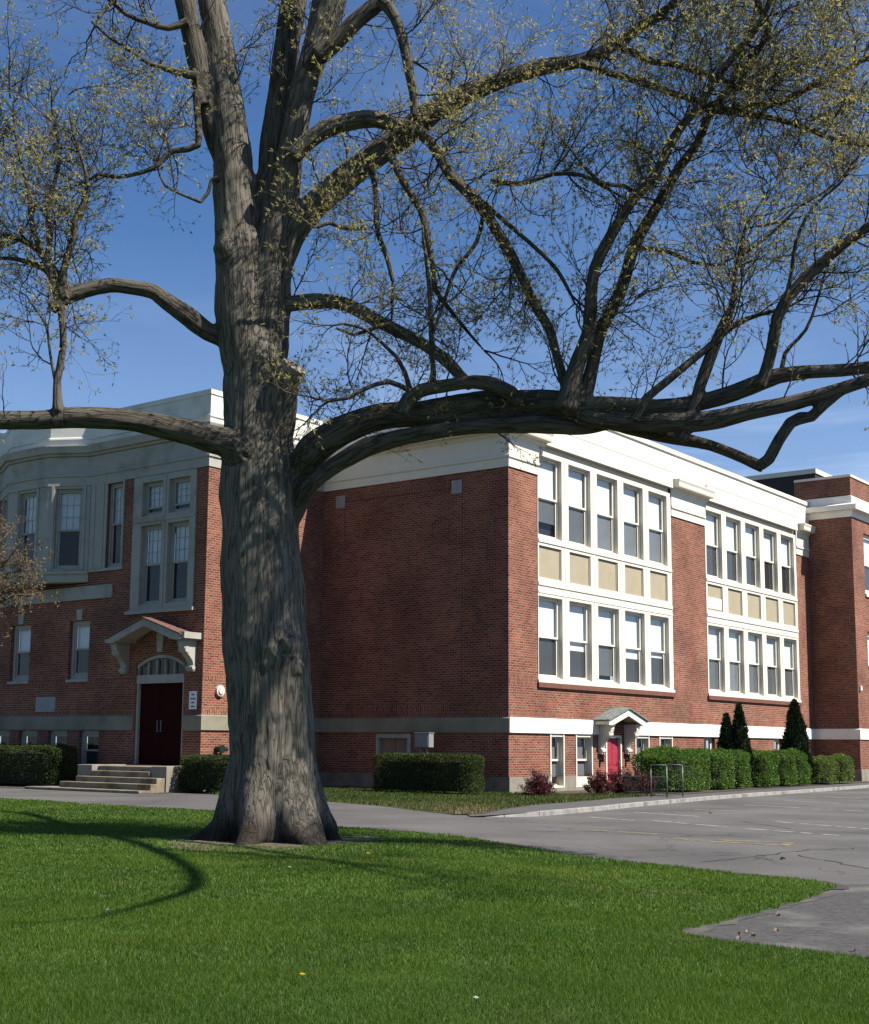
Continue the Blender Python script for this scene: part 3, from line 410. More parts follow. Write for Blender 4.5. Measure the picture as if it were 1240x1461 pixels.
# arch spandrels above the wing door
mb=MB(); ca=(10.555,); n=14
for i in range(n):
    a=9.33+2.45*i/n; b=9.33+2.45*(i+1)/n; za=4.3+.34*(1-((a-10.555)/1.225)**2); zb=4.3+.34*(1-((b-10.555)/1.225)**2)
    mb.face([(UL,a,za),(UL,b,zb),(UL,b,4.66),(UL,a,4.66)]); mb.face([(UL,a,za),(UL+.28,a,za),(UL+.28,b,zb),(UL,b,zb)])
mb.build('door_arch',BR,SB)
# belt course all round
mb=MB(); pr=[(0,2.0),(.06,2.02),(.06,2.5),(0,2.535)]
def swp(lines,prof,name,m,bevel=0):
    for l in lines:
        mb=MB(); mb.sweep(l,prof); mb.build(name,m,SB,bevel=bevel)
swp([[(6.0,0),(0,0)],[(UR,0),(8.35,0)]],[(0,2.0),(-.07,2.02),(-.07,2.5),(0,2.535)],'belt_course',BELT)
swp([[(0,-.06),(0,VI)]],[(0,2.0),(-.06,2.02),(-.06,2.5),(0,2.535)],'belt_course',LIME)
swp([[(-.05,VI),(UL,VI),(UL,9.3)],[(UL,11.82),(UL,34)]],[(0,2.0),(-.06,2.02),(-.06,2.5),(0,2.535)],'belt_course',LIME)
# frieze, cornice, parapet
FR=[(0,11.12),(-.05,11.12),(-.05,11.42),(-.10,11.45),(-.10,11.53),(-.06,11.56),(-.06,12.3),(0,12.32)]
swp([[(1.9,0),(0,0),(0,VI)],[(15.5,0),(12.28,0)],[(UR,0),(25.92,0)]],FR,'frieze',WHITE)
CO=[(-.05,12.18),(-.14,12.26),(-.16,12.32),(-.40,12.34),(-.42,12.42),(-.42,12.52),(-.46,12.62),(-.46,12.66),(-.05,12.68)]
swp([[(2.28,0),(0,0),(0,VI)],[(15.75,0),(12.3,0)],[(UR+.3,0),(26.1,0)]],CO,'cornice',WHITE)
swp([[(UR,0),(0,0),(0,VI)]],[(.0,12.66),(-.10,12.67),(-.10,13.72),(-.17,13.74),(-.17,13.92),(.35,13.94),(.35,13.2)],'parapet',CLAD)
mb=MB()
for a,b in ((1.92,12.24),(15.53,25.88)):
    mb.box(a,b,-.17,.1,12.27,12.98); mb.box(a-.02,b+.02,-.185,.1,12.93,12.985)
mb.build('fascia_panel',CLAD,SB,bevel=.006)
bayp=[(UL,14.7),(UL-.80,16.2),(UL-.84,17.4),(UL-.80,18.6),(UL,20.1)]
LT=[(0,VI),(UL,VI)]+bayp+[(UL,34)]
swp([LT],[(.3,11.12),(-.04,11.1),(-.04,11.42),(-.09,11.45),(-.09,11.53),(-.05,11.56),(-.05,12.2),(.1,12.22)],'frieze',WHITE2)
swp([LT],[(.1,12.2),(-.12,12.22),(-.14,12.3),(-.26,12.32),(-.28,12.45),(-.32,12.56),(-.32,12.6),(.05,12.64)],'cornice',WHITE2)
swp([LT],[(.1,12.6),(-.02,12.62),(-.02,12.86),(-.06,12.88),(-.05,12.94),(-.01,12.97),(-.01,13.66),(-.045,13.68),(-.045,13.85),(.35,13.87),(.35,13.2)],'parapet',noise_mat('wing_parapet',(.50,.49,.45),(.60,.59,.54),1.6,.6,.05,30,c3=(.44,.43,.38),s3=1.2))
# roofs
mb=MB(); mb.box(.2,60,.2,30,13.0,13.25); mb.box(UL+.25,.2,VI+.2,34,13.0,13.25); mb.build('roof',ROOFM,SB)
# right wing
mb=MB(); RWN=[(29.25,31.2,9.3,12.4),(29.25,31.2,4.2,7.4),(32.5,34.4,9.3,12.4),(32.5,34.4,4.2,7.4)]
fR=lambda u,d,z:(u,VR+d,z)
wall(mb,fR,UR,52,.55,13.05,RWN,.25,[(2.53,2.74,1)]); wall(mb,fW(UR),VR,0,.55,13.05,[],.2,[(2.53,2.74,1)]); wall(mb,fW(UR),0,.6,11,13.05,[],.2)
mb.build('wall',[BR,BRV],SB)
mb=MB(); wall(mb,lambda u,d,z:(u,VR-.04+d,z),UR-.04,52,-.3,.57,[],.2); wall(mb,fW(UR-.04),VR-.04,0,-.3,.57,[],.2); mb.face([(UR-.04,VR-.04,.57),(52,VR-.04,.57),(52,VR,.57),(UR-.04,VR,.57)]); mb.face([(UR-.04,VR-.04,.57),(UR,VR,.57),(UR,0,.57),(UR-.04,0,.57)])
mb.build('foundation',CONC,SB)
RL=[[(52,VR),(UR,VR),(UR,.6)]]
swp(RL,[(0,2.0),(-.06,2.02),(-.06,2.5),(0,2.535)],'belt_course',BELT)
swp(RL,[(0,13.02),(-.05,13.03),(-.05,13.3),(-.12,13.34),(-.35,13.36),(-.38,13.6),(-.05,13.72),(-.05,14.08),(0,14.1)],'cornice',BELT)
swp(RL,[(0,14.09),(0,15.06)],'parapet',BRD)
swp(RL,[(.3,15.06),(-.05,15.05),(-.05,15.17),(.4,15.18)],'parapet_cap',WHITE)
mb=MB(); mb.box(UR+.3,52,VR+.3,3,13.6,14.4); mb.box(UR+.01,UR+.35,.6,.62,13.0,15.06); mb.build('roof',ROOFM,SB)
mb=MB(); mb.box(37,60,3,26,13.25,17.4); mb.build('roof_block',noise_mat('dark_cladding',(.05,.04,.04),(.07,.055,.05),1,.7),SB)
mb=MB(); mb.box(36.93,60.07,2.93,26.07,17.4,17.68); mb.build('roof_block_cap',WHITE,SB)
# brick sills below the banks, hooks and stones on the shaded side wall
mb=MB()
for a,b in ((1.8,12.3),(15.45,25.95)): mb.box(a,b,-.09,.05,3.60,3.775)
mb.build('brick_sill',SILLB,SB,bevel=.01)
for v in (7.56,2.17):
    mb=MB(); mb.box(-.035,.1,v-.22,v+.22,10.4,10.88); mb.build('corner_stone',STONEP,SB,bevel=.01)
mb=MB()
for v0,v1,z0,z1,mi in ((1.95,7.78,10.62,10.86,1),(1.95,2.4,3.0,10.39,0),(7.34,7.79,3.0,10.39,0),(2.42,7.32,2.76,2.99,1)):
    mb.box(-.022,.05,v0 if v0!=1.95 or z0<10 else 2.42,v1 if v1!=7.78 else 7.32,z0,z1,mi)
mb.build('wall_frame',[BR,BRV],SB)
for k in range(6):
    z=8.6+.158*k; mb=MB(); mb.cyl((-.1,.59,z),(.02,.59,z),.018,n=6); mb.cyl((-.1,.59,z-.01),(-.1,.59,z+.05),.018,n=6); mb.build('wall_hook',GALV,SB)
# ------------- windows -------------
def quadplane(name,x0,x1,z0,z1,y,m,parent):
    mb=MB(); mb.face([(x0,y,z0),(x1,y,z0),(x1,y,z1),(x0,y,z1)]); return mb.build(name,m,parent)
def frame(mb,x0,x1,z0,z1,y0,y1,w,wb=None,wt=None):
    wb=wb or w; wt=wt or w
    mb.box(x0,x0+w,y0,y1,z0,z1); mb.box(x1-w,x1,y0,y1,z0,z1); mb.box(x0+w,x1-w,y0,y1,z0,z0+wb); mb.box(x0+w,x1-w,y0,y1,z1-wt,z1)
CACHE={}
def sash_window(wd,ht,rail,loc,rz,key,blind,lower,bz=None,munt=False,casing=.05,rec=.12,wm=None,label=None,lz=None):
    """frame (part) > upper_sash, lower_sash, panes, blind, screen; unit coordinates x right, y in, z up"""
    k=('f',key,wd,ht,rail,munt)
    if k not in CACHE:
        r=rec; mb=MB(); frame(mb,.004,wd-.004,.004,ht-.004,r,r+.14,casing,casing*1.3); mb.box(.01,wd-.01,r-.05,r+.0,.002,.05)
        f=mb.build('window',wm or WHITE); us=MB(); frame(us,casing+.002,wd-casing-.002,rail,ht-casing-.002,r+.025,r+.065,.075,.07,.07)
        if munt:
            a,b=casing+.077,wd-casing-.077; c,e=rail+.07,ht-casing-.072
            for i in (1,2): x=a+(b-a)*i/3; us.box(x-.011,x+.011,r+.03,r+.05,c,e)
            for i in (1,2): z=c+(e-c)*i/3; us.box(a,b,r+.032,r+.048,z-.011,z+.011)
        ls=MB(); frame(ls,casing+.002,wd-casing-.002,casing*1.3+.002,rail+.055,r+.068,r+.105,.07,.085,.06)
        u_=us.build('upper_sash',wm or WHITE); l_=ls.build('lower_sash',wm or WHITE)
        pu=quadplane('upper_pane',casing+.03,wd-casing-.03,rail+.03,ht-casing-.03,r+.052,GLASS,None)
        pl=quadplane('lower_pane',casing+.03,wd-casing-.03,casing*1.3+.03,rail+.03,r+.085,GLASS,None)
        CACHE[k]=[o.data for o in (f,u_,l_,pu,pl)]
        for o in (f,u_,l_,pu,pl): D.objects.remove(o)
    nm=('window','upper_sash','lower_sash','upper_pane','lower_pane'); fo=None
    for n,me in zip(nm,CACHE[k]):
        o=D.objects.new(n,me)
        if fo is None: fo=link(o,SB); fo.location=loc; fo.rotation_euler=(0,0,rz)
        else: link(o,fo)
    y=rec+.115
    zb=rail if bz is None else bz
    if blind: quadplane('blind',casing+.01,wd-casing-.01,zb,ht-casing-.01,y+.03,blind,fo)
    if lower is not None: quadplane('screen',casing+.02,wd-casing-.02,casing*1.3+(lz or .02),rail-.005 if bz is None or bz>=rail else bz-.005,y,SCR[lower],fo)
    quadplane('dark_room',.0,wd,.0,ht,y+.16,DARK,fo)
    if label: fo['label']=label
    return fo
# the two big banks
mb=MB()
for bank,st in ((SBANK[0],B1),(SBANK[1],B2)):
    ops=[]
    for u in st: ops+= [(u,u+1.62,8.95,11.88),(u,u+1.62,3.95,6.82),(u+.04,u+1.58,7.48,8.62)]
    wall(mb,fS,bank[0],bank[1],3.79,12.05,ops,.15,d0=-.025)
    mb.face([(bank[0],-.025,3.79),(bank[0],.22,3.79),(bank[0],.22,12.05),(bank[0],-.025,12.05)]); mb.face([(bank[1],-.025,3.79),(bank[1],.22,3.79),(bank[1],.22,12.05),(bank[1],-.025,12.05)])
    mb.box(bank[0]-.03,bank[1]+.03,-.07,0,3.78,3.88); mb.box(bank[0]+.02,bank[1]-.02,-.06,-.02,7.2,7.32); mb.box(bank[0]+.02,bank[1]-.02,-.06,-.02,8.74,8.85); mb.box(bank[0]+.02,bank[1]-.02,-.045,-.02,6.93,7.0); mb.box(bank[0]-.0,bank[1],.08,.2,12.05,12.27)
    for u in st[1:]: mb.box(u-.27,u-.21,-.04,-.02,3.9,12.02)
mb.build('window_surround',WHITE,SB)
low={(0,1):[2,2,1,2,2],(0,0):[1,1,1,1,1],(1,1):[1,1,1,1,1],(1,0):[2,2,2,3,3]}
low={(0,'up'):[(1,.55),(1,.1),(0,.08),(0,.05),(0,.05)],(0,'lo'):[(2,.05),(2,.05),(1,.25),(2,.05),(2,.05)],(1,'up'):[(2,.05),(2,.05),(2,.04),(3,.05),(3,.05)],(1,'lo'):[(1,.05),(0,.05),(1,.06),(1,.05),(1,.05)]}
for bi,st in enumerate((B1,B2)):
    for wi,u in enumerate(st):
        for row,z0,ht,rail in (('up',8.95,2.93,1.43),('lo',3.95,2.87,1.42)):
            s,lz=low[(bi,row)][wi]
            bz=None
            if (bi,row,wi)==(0,'lo',1): bz=1.1
            if (bi,row,wi)==(0,'lo',3): bz=1.05
            if (bi,row,wi)==(0,'lo',4): bz=1.2
            sash_window(1.62,ht,rail,(u,-.025,z0),0,'bank',BLIND,s,bz=bz,lz=lz,rec=.15,casing=.03)
        mb=MB(); mb.box(u+.055,u+1.565,.045,.06,7.495,8.605)
        frame(mb,u+.05,u+1.57,7.49,8.61,.02,.07,.04)
        if bi==1 and wi==0: mb.box(u+.1,u+1.5,-.0,.05,7.55,8.05,1)
        p=mb.build('spandrel_panel',[TAN,WHITE],SB)
# S basement windows, door, canopy
for i,o in enumerate(SBASE):
    sash_window(o[1]-o[0],o[3]-o[2],(o[3]-o[2])*.5,(o[0],0,o[2]),0,'base%d'%i,SCR[0] if i<4 else None,0 if i<4 else 2,bz=None,rec=.14,casing=.06)
for o in SBASE[:4]:
    mb=MB()
    for a in (o[0]+.0,o[1]-.07): mb.box(a,a+.07,-.035,.14,max(.12,o[2]),o[3]-.005)
    mb.box(o[0]+.07,o[1]-.07,-.01,.14,o[3]-.08,o[3]-.004)
    if o[2]<.2: mb.box(o[0]+.07,o[1]-.07,-.02,.1,.13,.5 if o is SBASE[1] else .2)
    mb.build('window_casing',WHITE,SB)
mb=MB(); mb.box(6.66,7.70,.10,.15,.03,1.90); 
for x in (6.76,7.22):
    for z0,z1 in ((.15,.75),(.9,1.75)): mb.box(x,x+.38,.085,.10,z0,z1)
dr=mb.build('door',REDD,SB); mb=MB(); mb.cyl((7.6,.0,1.0),(7.6,.1,1.0),.03,n=8); mb.cyl((7.6,-.005,1.0),(7.6,.0,1.0),.04,n=8); mb.build('handle',GALV,dr)
mb=MB(); mb.box(6.58,6.66,-.02,.2,.02,1.99); mb.box(7.70,7.78,-.02,.2,.02,1.99); mb.box(6.66,7.70,-.02,.2,1.91,1.99); mb.build('door_frame',WHITE,SB)
def canopy(f,c,hw,zE,zA,proj,th,roofm,trim,rise=True):
    cp=MB(); 
    for s in (-1,1): # gable boards, front
        cp.prism([(c,zA),(c,zA-.26),(c+s*(hw-.3),zE-.16),(c+s*hw,zE-.16),(c+s*hw,zE)],-proj,-proj+.09,f=f)
        cp.box(c+s*(hw-.12),c+s*hw,-proj+.09,0,zE-.14,zE-.02,f=f); cp.box(c+s*(hw-.4),c+s*(hw-.12),-proj+.1,0,zE-.12,zE-.07,f=f)
        cp.prism([(c,zA-.1),(c,zA-.14),(c+s*(hw-.35),zE-.1),(c+s*(hw-.35),zE-.06)],-proj+.09,0,f=f)
    o=cp.build('canopy',trim,SB)
    rf=MB()
    for s in (-1,1): rf.prism([(c,zA+.05),(c,zA+.005),(c+s*(hw+.07),zE-.005),(c+s*(hw+.07),zE+.04)],-proj-.06,0,f=f)
    rf.build('canopy_roof',roofm,o); return o
def bracket(parent,f,x0,x1,z0,z1,proj,m):
    pr=[(0,z1),(-proj,z1),(-proj,z1-.12)]
    H_=z1-.12-z0
    for i in range(15):   # scroll outline from nose to foot
        t=i/14; y=-proj*(.98*(1-t)**1.5+.25*t+.14*math.sin(t*math.pi*2.2)*(1-t*.5)); pr.append((max(-proj,y),z1-.12-H_*t))
    pr.append((0,z0))
    mb=MB(); mb.prism(pr,x0,x1,f=lambda y,x,z:f(x,y,z)); mb.box(x0-.03,x1+.03,-proj-.03,0,z1,z1+.08,f=f)
    cx=(x0+x1)/2
    for yy,zz,r in ((-proj*.72,z1-.3,.11),(-proj*.24,z0+.12,.08)): mb.cyl(f(x0-.03,yy,zz),f(x1+.03,yy,zz),r,n=12)
    return mb.build('bracket',m,parent,bevel=.01)
cp=canopy(fS,7.15,1.5,2.52,2.98,.68,.08,LEADR,WHITE)
for x in (6.02,8.02): bracket(cp,fS,x,x+.24,1.3,2.33,.55,WHITE)
for x in (6.08,8.08):
    mb=MB(); mb.cyl((x+.06,-.12,1.32),(x+.06,-.12,1.1),.06,.05,n=8); mb.box(x,x+.12,-.16,0,1.0,1.1); mb.build('wall_lamp',STEEL,cp)
# ---- wing windows (facing the lawn) ----
def wwin(v0,v1,z0,z1,rail,key,blind=BLINDW,lower=3,munt=True,U0=UL,rec=.14,casing=.06,label=None):
    return sash_window(v1-v0,z1-z0,rail,(U0,v1,z0),RW,key,blind,lower,munt=munt,rec=rec,casing=casing,wm=WHITE2,label=label)
for i,o in enumerate(SMALL): wwin(o[0],o[1],o[2],o[3],1.1,'small',munt=False,casing=.13)
for o in SMALL:
    c=(o[0]+o[1])/2; mb=MB(); mb.prism([(c-.13,6.06),(c+.13,6.06),(c+.17,6.45),(c-.17,6.45)],-.05,.05,f=lambda x,y,z:(UL+y,x,z)); mb.build('keystone',WHITE2,SB); mb=MB(); mb.box(UL-.06,UL+.1,o[0]-.04,o[1]+.04,3.77,3.858); mb.build('sill',WHITE2,SB)
wwin(*FLATW[:4],1.6,'flat',rec=.12,casing=.08)
mb=MB(); mb.box(UL-.07,UL+.1,12.72,14.6,7.8,7.898); mb.build('sill',WHITE2,SB)
# tall pair: surround with four lights
mb=MB(); f=fW(UL); ops=[]
TP=[(9.28,10.36),(10.68,11.76)]
for a,b in TP: ops+=[(a,b,9.62,10.86),(a,b,6.42,9.28)]
wall(mb,f,8.98,12.22,6.25,11.08,ops,.2,d0=-.05)
mb.face([f(8.98,-.05,6.25),f(8.98,.2,6.25),f(8.98,.2,11.08),f(8.98,-.05,11.08)]); mb.face([f(12.22,-.05,6.25),f(12.22,.2,6.25),f(12.22,.2,11.08),f(12.22,-.05,11.08)])
mb.box(UL-.08,UL-.05,10.49,10.55,6.3,11.05); mb.box(UL-.08,UL-.05,9.02,12.18,9.4,9.5)
mb.build('window_surround',WHITE2,SB)
mb=MB(); mb.box(UL-.16,UL+.1,8.88,12.36,6.1,6.22); mb.box(UL-.1,UL+.1,8.95,12.28,6.22,6.26); mb.build('sill',WHITE2,SB)
for a,b in TP:
    wwin(a,b,6.42,9.28,1.42,'tall',U0=UL-.05,rec=.17)
    o=wwin(a,b,9.62,10.86,.28,'trans',U0=UL-.05,rec=.17)
# pale panel beside the bay
mb=MB(); wall(mb,fW(UL),12.76,14.62,7.9,11.11,[FLATW],.1,d0=-.04); f=fW(UL); mb.face([f(12.76,-.04,7.9),f(12.76,0,7.9),f(12.76,0,11.11),f(12.76,-.04,11.11)]); mb.face([f(12.76,-.04,7.9),f(14.62,-.04,7.9),f(14.62,0,7.9),f(12.76,0,7.9)]); mb.box(UL-.07,UL-.04,13.85,13.97,7.92,11.08); mb.box(UL-.07,UL-.04,14.35,14.47,7.92,11.08); mb.build('window_surround',WHITE2,SB)
# bay
mb=MB(); segs=[(bayp[0],bayp[1]),(bayp[1],bayp[3]),(bayp[3],bayp[4])]
wins=[]
mb.sweep([(UL,14.62),(UL-.80,16.2),(UL-.84,17.4),(UL-.80,18.6),(UL,20.18)],[(.4,7.45),(-.02,7.45),(-.05,7.55),(-.05,7.72),(-.12,7.76),(-.12,7.86),(.4,7.9)])
for (a,b) in segs:
    a,b=Vector((*a,0)),Vector((*b,0)); L=(b-a).length; t=(b-a)/L; nrm=Vector((t.y,-t.x,0))
    if nrm.x<0: nrm=-nrm
    g=lambda s,d,z,a=a,t=t,nrm=nrm:tuple(a+t*s+nrm*d)[:2]+(z,)
    w0,w1=L/2-.52,L/2+.52
    wall(mb,g,0,L,7.88,11.12,[(w0,w1,7.95,11.0)],.16)
    for s in (w0-.16,w1+.05): mb.box(s,s+.11,-.04,0,7.9,11.1,f=lambda x,y,z,g=g:g(x,y,z))
    wins.append((g(w1,0,7.95),math.atan2(-t.y,-t.x),w1-w0))
mb.build('bay',WHITE2,SB)
for loc,rz,wd in wins: sash_window(wd,3.05,1.45,loc,rz,'bay',BLINDW,3,munt=True,wm=WHITE2,rec=.12,casing=.06)
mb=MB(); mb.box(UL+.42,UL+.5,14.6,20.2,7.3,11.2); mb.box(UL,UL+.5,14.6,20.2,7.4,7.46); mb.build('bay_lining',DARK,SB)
mb=MB(); mb.box(UL-.07,UL+.05,13.22,21.6,6.8,7.3); mb.build('stone_band',WHITE2,SB,bevel=.01)
for i,o in enumerate(LB): wwin(o[0],o[1],o[2],o[3],.7,'lb',blind=None,lower=2,munt=False,casing=.12)
# plaque, sign, bell, pipe
mb=MB(); mb.box(UL-.03,UL+.05,16.2,17.36,2.68,3.25); mb.build('plaque',STONEP,SB,bevel=.01)
mb=MB(); mb.box(UL-.025,UL-.002,8.65,9.02,2.72,3.33); sg=mb.build('sign',SIGNW,SB); sg['label']='narrow white wall sign with four rows of dark marks beside the dark red door'
mb=MB()
for z,ws in ((3.21,.10),(3.07,.17),(2.94,.10),(2.81,.13)): mb.box(UL-.03,UL-.026,8.835-ws*.7,8.835+ws*.7,z-.022,z+.022)
mb.build('sign_lettering',SIGNK,sg)
mb=MB(); mb.cyl((-5.26,VI-.10,3.36),(-5.26,VI,3.36),.19,n=24); mb.cyl((-5.26,VI-.14,3.36),(-5.26,VI-.10,3.36),.12,n=20); bl=mb.build('alarm_bell',noise_mat('bell_paint',(.45,.36,.34),(.58,.5,.47),5,.4),SB)
mb=MB(); mb.cyl((-5.32,VI-.3,1.38),(-5.32,VI,1.38),.1,n=12); mb.cyl((-5.32,VI-.32,1.38),(-5.32,VI-.24,1.38),.14,n=12); mb.cyl((-5.32,VI-.2,1.38),(-5.0,VI-.2,1.38),.07,n=10); mb.build('standpipe',STEEL,SB)
# W wall boarded basement window
mb=MB(); f=fW(0); frame(mb,WB[0],WB[1],WB[2],WB[3],0,0,0) if 0 else None
for a,b,c,e in ((WB[0],WB[0]+.14,WB[2],WB[3]),(WB[1]-.14,WB[1],WB[2],WB[3]),(WB[0]+.14,WB[1]-.14,WB[3]-.15,WB[3]),(WB[0]+.14,WB[1]-.14,WB[2],WB[2]+.1)): mb.box(-.045,.14,a,b,c,e)
wf=mb.build('window',WHITE2,SB); wf['label']='boarded-up basement window behind the clipped hedge'
mb=MB(); mb.box(.1,.12,WB[0]+.14,(WB[0]+WB[1])/2-.01,WB[2],WB[3]-.15); mb.box(.1,.12,(WB[0]+WB[1])/2+.01,WB[1]-.14,WB[2],WB[3]-.15); mb.box(.12,.14,WB[0],WB[1],WB[2],WB[3]); mb.build('board',noise_mat('plywood',(.33,.22,.15),(.40,.28,.2),3,.8),wf)
# wing door with transom and gabled hood
fw=lambda x,y,z:(UL+y,x,z)
mb=MB(); mb.box(9.43,10.545,.16,.22,.8,3.64,f=fw); mb.box(10.565,11.68,.16,.22,.8,3.64,f=fw)
for x in (9.55,10.68):
    for z0,z1 in ((.95,1.9),(2.05,3.5)): mb.box(x,x+.9,.15,.16,z0,z1,f=fw)
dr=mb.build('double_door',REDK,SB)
for x in (10.44,10.62):
    mb=MB(); mb.cyl(fw(x+.03,.05,1.95),fw(x+.03,.05,2.35),.02,n=8); mb.cyl(fw(x+.03,.05,1.98),fw(x+.03,.16,1.98),.015,n=6); mb.cyl(fw(x+.03,.05,2.32),fw(x+.03,.16,2.32),.015,n=6); mb.build('handle',GALV,dr)
mb=MB(); mb.box(9.33,11.78,.02,.24,3.64,3.94,f=fw); mb.box(9.335,9.43,.05,.24,.79,3.64,f=fw); mb.box(11.68,11.775,.05,.24,.79,3.64,f=fw)
n=14
for i in range(n):
    a=9.335+2.44*i/n; b=9.335+2.44*(i+1)/n; za=4.29+.34*(1-((a-10.555)/1.225)**2); zb=4.29+.34*(1-((b-10.555)/1.225)**2)
    mb.prism([(a,za-.11),(b,zb-.11),(b,zb),(a,za)],.04,.2,f=fw)
for x in (9.335,9.86,10.32,10.76,11.2,11.69): mb.box(x,x+.06,.06,.18,3.94,4.26+.3*(1-((x+.03-10.555)/1.225)**2)-.08,f=fw)
df=mb.build('transom',WHITE2,SB)
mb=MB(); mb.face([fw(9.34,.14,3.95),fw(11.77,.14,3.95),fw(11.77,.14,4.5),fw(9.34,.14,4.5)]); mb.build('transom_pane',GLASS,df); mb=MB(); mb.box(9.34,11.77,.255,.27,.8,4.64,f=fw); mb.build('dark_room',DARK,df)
cp=canopy(fw,10.555,1.86,5.2,5.84,.85,.08,COPPER,WHITE2)
for a in (8.62,12.05): bracket(cp,fw,a+.12,a+.42,4.0,5.02,.62,WHITE2)
mb=MB(); mb.prism([(10.43,4.72),(10.68,4.72),(10.74,5.38),(10.37,5.38)],-.06,.0,f=fw); mb.build('keystone',WHITE2,SB)
mb=MB()
for a,b in ((8.52,9.3),(11.82,12.6)): mb.box(a,b,-.8,0,5.0+.085,5.3,f=fw)
mb.build('canopy_block',WHITE2,cp)
# right wing windows
for o in RWN: 
    s=sash_window((o[1]-o[0]),o[3]-o[2],1.5,(o[0],VR,o[2]),0,'rw',BLIND,2,rec=.12,casing=.14)
mb=MB()
for o in RWN: mb.box(o[0]-.05,o[1]+.05,VR-.08,VR+.1,o[2]-.14,o[2]-.002)
mb.build('sill',BELT,SB)
mb=MB(); mb.box(27.75,27.95,VR-.1,VR,4.4,4.62); mb.build('wall_lamp',SIGNW,SB)
# ---------------- steps ----------------
ST=empty('entrance_steps',SB.location,SB.rotation_euler.z); tag(ST,'worn stone steps with two block cheek walls leading to the dark red double door','steps')
mb=MB()
for (ua,ub,va,vb,z) in ((-8.3,-6.0,8.38,11.28,.80),(-8.65,-6.0,8.36,11.35,.645),(-9.0,-6.0,7.5,11.6,.46),(-9.4,-6.0,7.45,12.0,.275),(-10.0,-6.0,7.5,13.2,.10)):
    pass
for i,(u0,u1,v0,v1,z0,z1) in enumerate(((-8.0,-6.05,8.39,11.28,.0,.80),(-8.32,-8.0,8.39,11.28,0,.645),(-8.67,-8.32,7.62,11.6,0,.46),(-9.02,-8.67,7.5,12.0,0,.28),(-9.5,-9.02,7.5,13.2,0,.09),(-9.02,-8.4,12.0,13.2,0,.085))):
    mb.box(u0,u1,v0,v1,z0,z1)
mb.build('step',STEPM,ST,bevel=.018)
for (v0,v1) in ((7.64,8.37),(11.3,12.05)):
    mb=MB(); mb.box(-8.25,-6.1,v0,v1,0,.83); mb.build('cheek_wall',CONC,ST,bevel=.02)
# ---------------- vegetation helpers ----------------
def np_mesh(name,V,F,mats,parent=None,attr=None,smooth=False,mi=None):
    me=D.meshes.new(name); k=F.shape[1]; me.vertices.add(len(V)); me.vertices.foreach_set('co',V.astype(np.float32).ravel())
    me.loops.add(F.size); me.loops.foreach_set('vertex_index',F.astype(np.int32).ravel()); me.polygons.add(len(F))
    me.polygons.foreach_set('loop_start',np.arange(0,F.size,k,dtype=np.int32)); me.polygons.foreach_set('loop_total',np.full(len(F),k,dtype=np.int32))
    for m in mats: me.materials.append(m)
    if mi is not None: me.polygons.foreach_set('material_index',mi.astype(np.int32))
    if smooth: me.polygons.foreach_set('use_smooth',np.ones(len(F),dtype=bool))
    for nm,(ty,arr) in (attr or {}).items():
        a=me.attributes.new(nm,ty,'POINT'); a.data.foreach_set('vector' if ty=='FLOAT_VECTOR' else 'value',arr.astype(np.float32).ravel())
    me.update(); me.validate(); return link(D.objects.new(name,me),parent)
def unit(a): return a/(np.linalg.norm(a,axis=1,keepdims=True)+1e-9)
def leaves(P,dirs,length,width,rng=RNG,jit=.6):
    """diamond leaves; P bases, dirs unit axis"""
    n=len(P); d=unit(dirs+rng.normal(0,jit,(n,3))); s=unit(np.cross(d,rng.normal(0,1,(n,3)))); L=length*rng.uniform(.6,1.3,(n,1)); W=width*rng.uniform(.6,1.3,(n,1))
    nrm=np.cross(d,s); V=np.stack([P,P+d*L*.5+s*W*.5+nrm*L*.08,P+d*L,P+d*L*.5-s*W*.5+nrm*L*.08],1).reshape(-1,3)
    return V,np.arange(4*n).reshape(-1,4),np.repeat(rng.uniform(0,1,n),4)
def leaf_mat(name,c1,c2,c3=None,trans=.35,rough=.55,spec=.25):
    m,nt,b=mat(name); lk=nt.links.new; c1,c2,c3=[c and tuple(v*.62 for v in c) for c in (c1,c2,c3)]; a=N(nt,'ShaderNodeAttribute',attribute_name='tint'); r=N(nt,'ShaderNodeValToRGB'); e=r.color_ramp.elements; e[0].color=(*c1,1); e[1].color=(*c2,1)
    if c3: x=e.new(.85); x.color=(*c2,1); e[2].color=(*c3,1); 
    lk(a.outputs['Fac'],r.inputs[0]); lk(r.outputs[0],b.inputs['Base Color']); b.inputs['Roughness'].default_value=rough; b.inputs['Specular IOR Level'].default_value=spec
    t=N(nt,'ShaderNodeBsdfTranslucent'); lk(r.outputs[0],t.inputs[0]); mx=N(nt,'ShaderNodeMixShader'); mx.inputs[0].default_value=trans; o=nt.nodes['Material Output']
    lk(b.outputs[0],mx.inputs[1]); lk(t.outputs[0],mx.inputs[2]); lk(mx.outputs[0],o.inputs[0]); return m
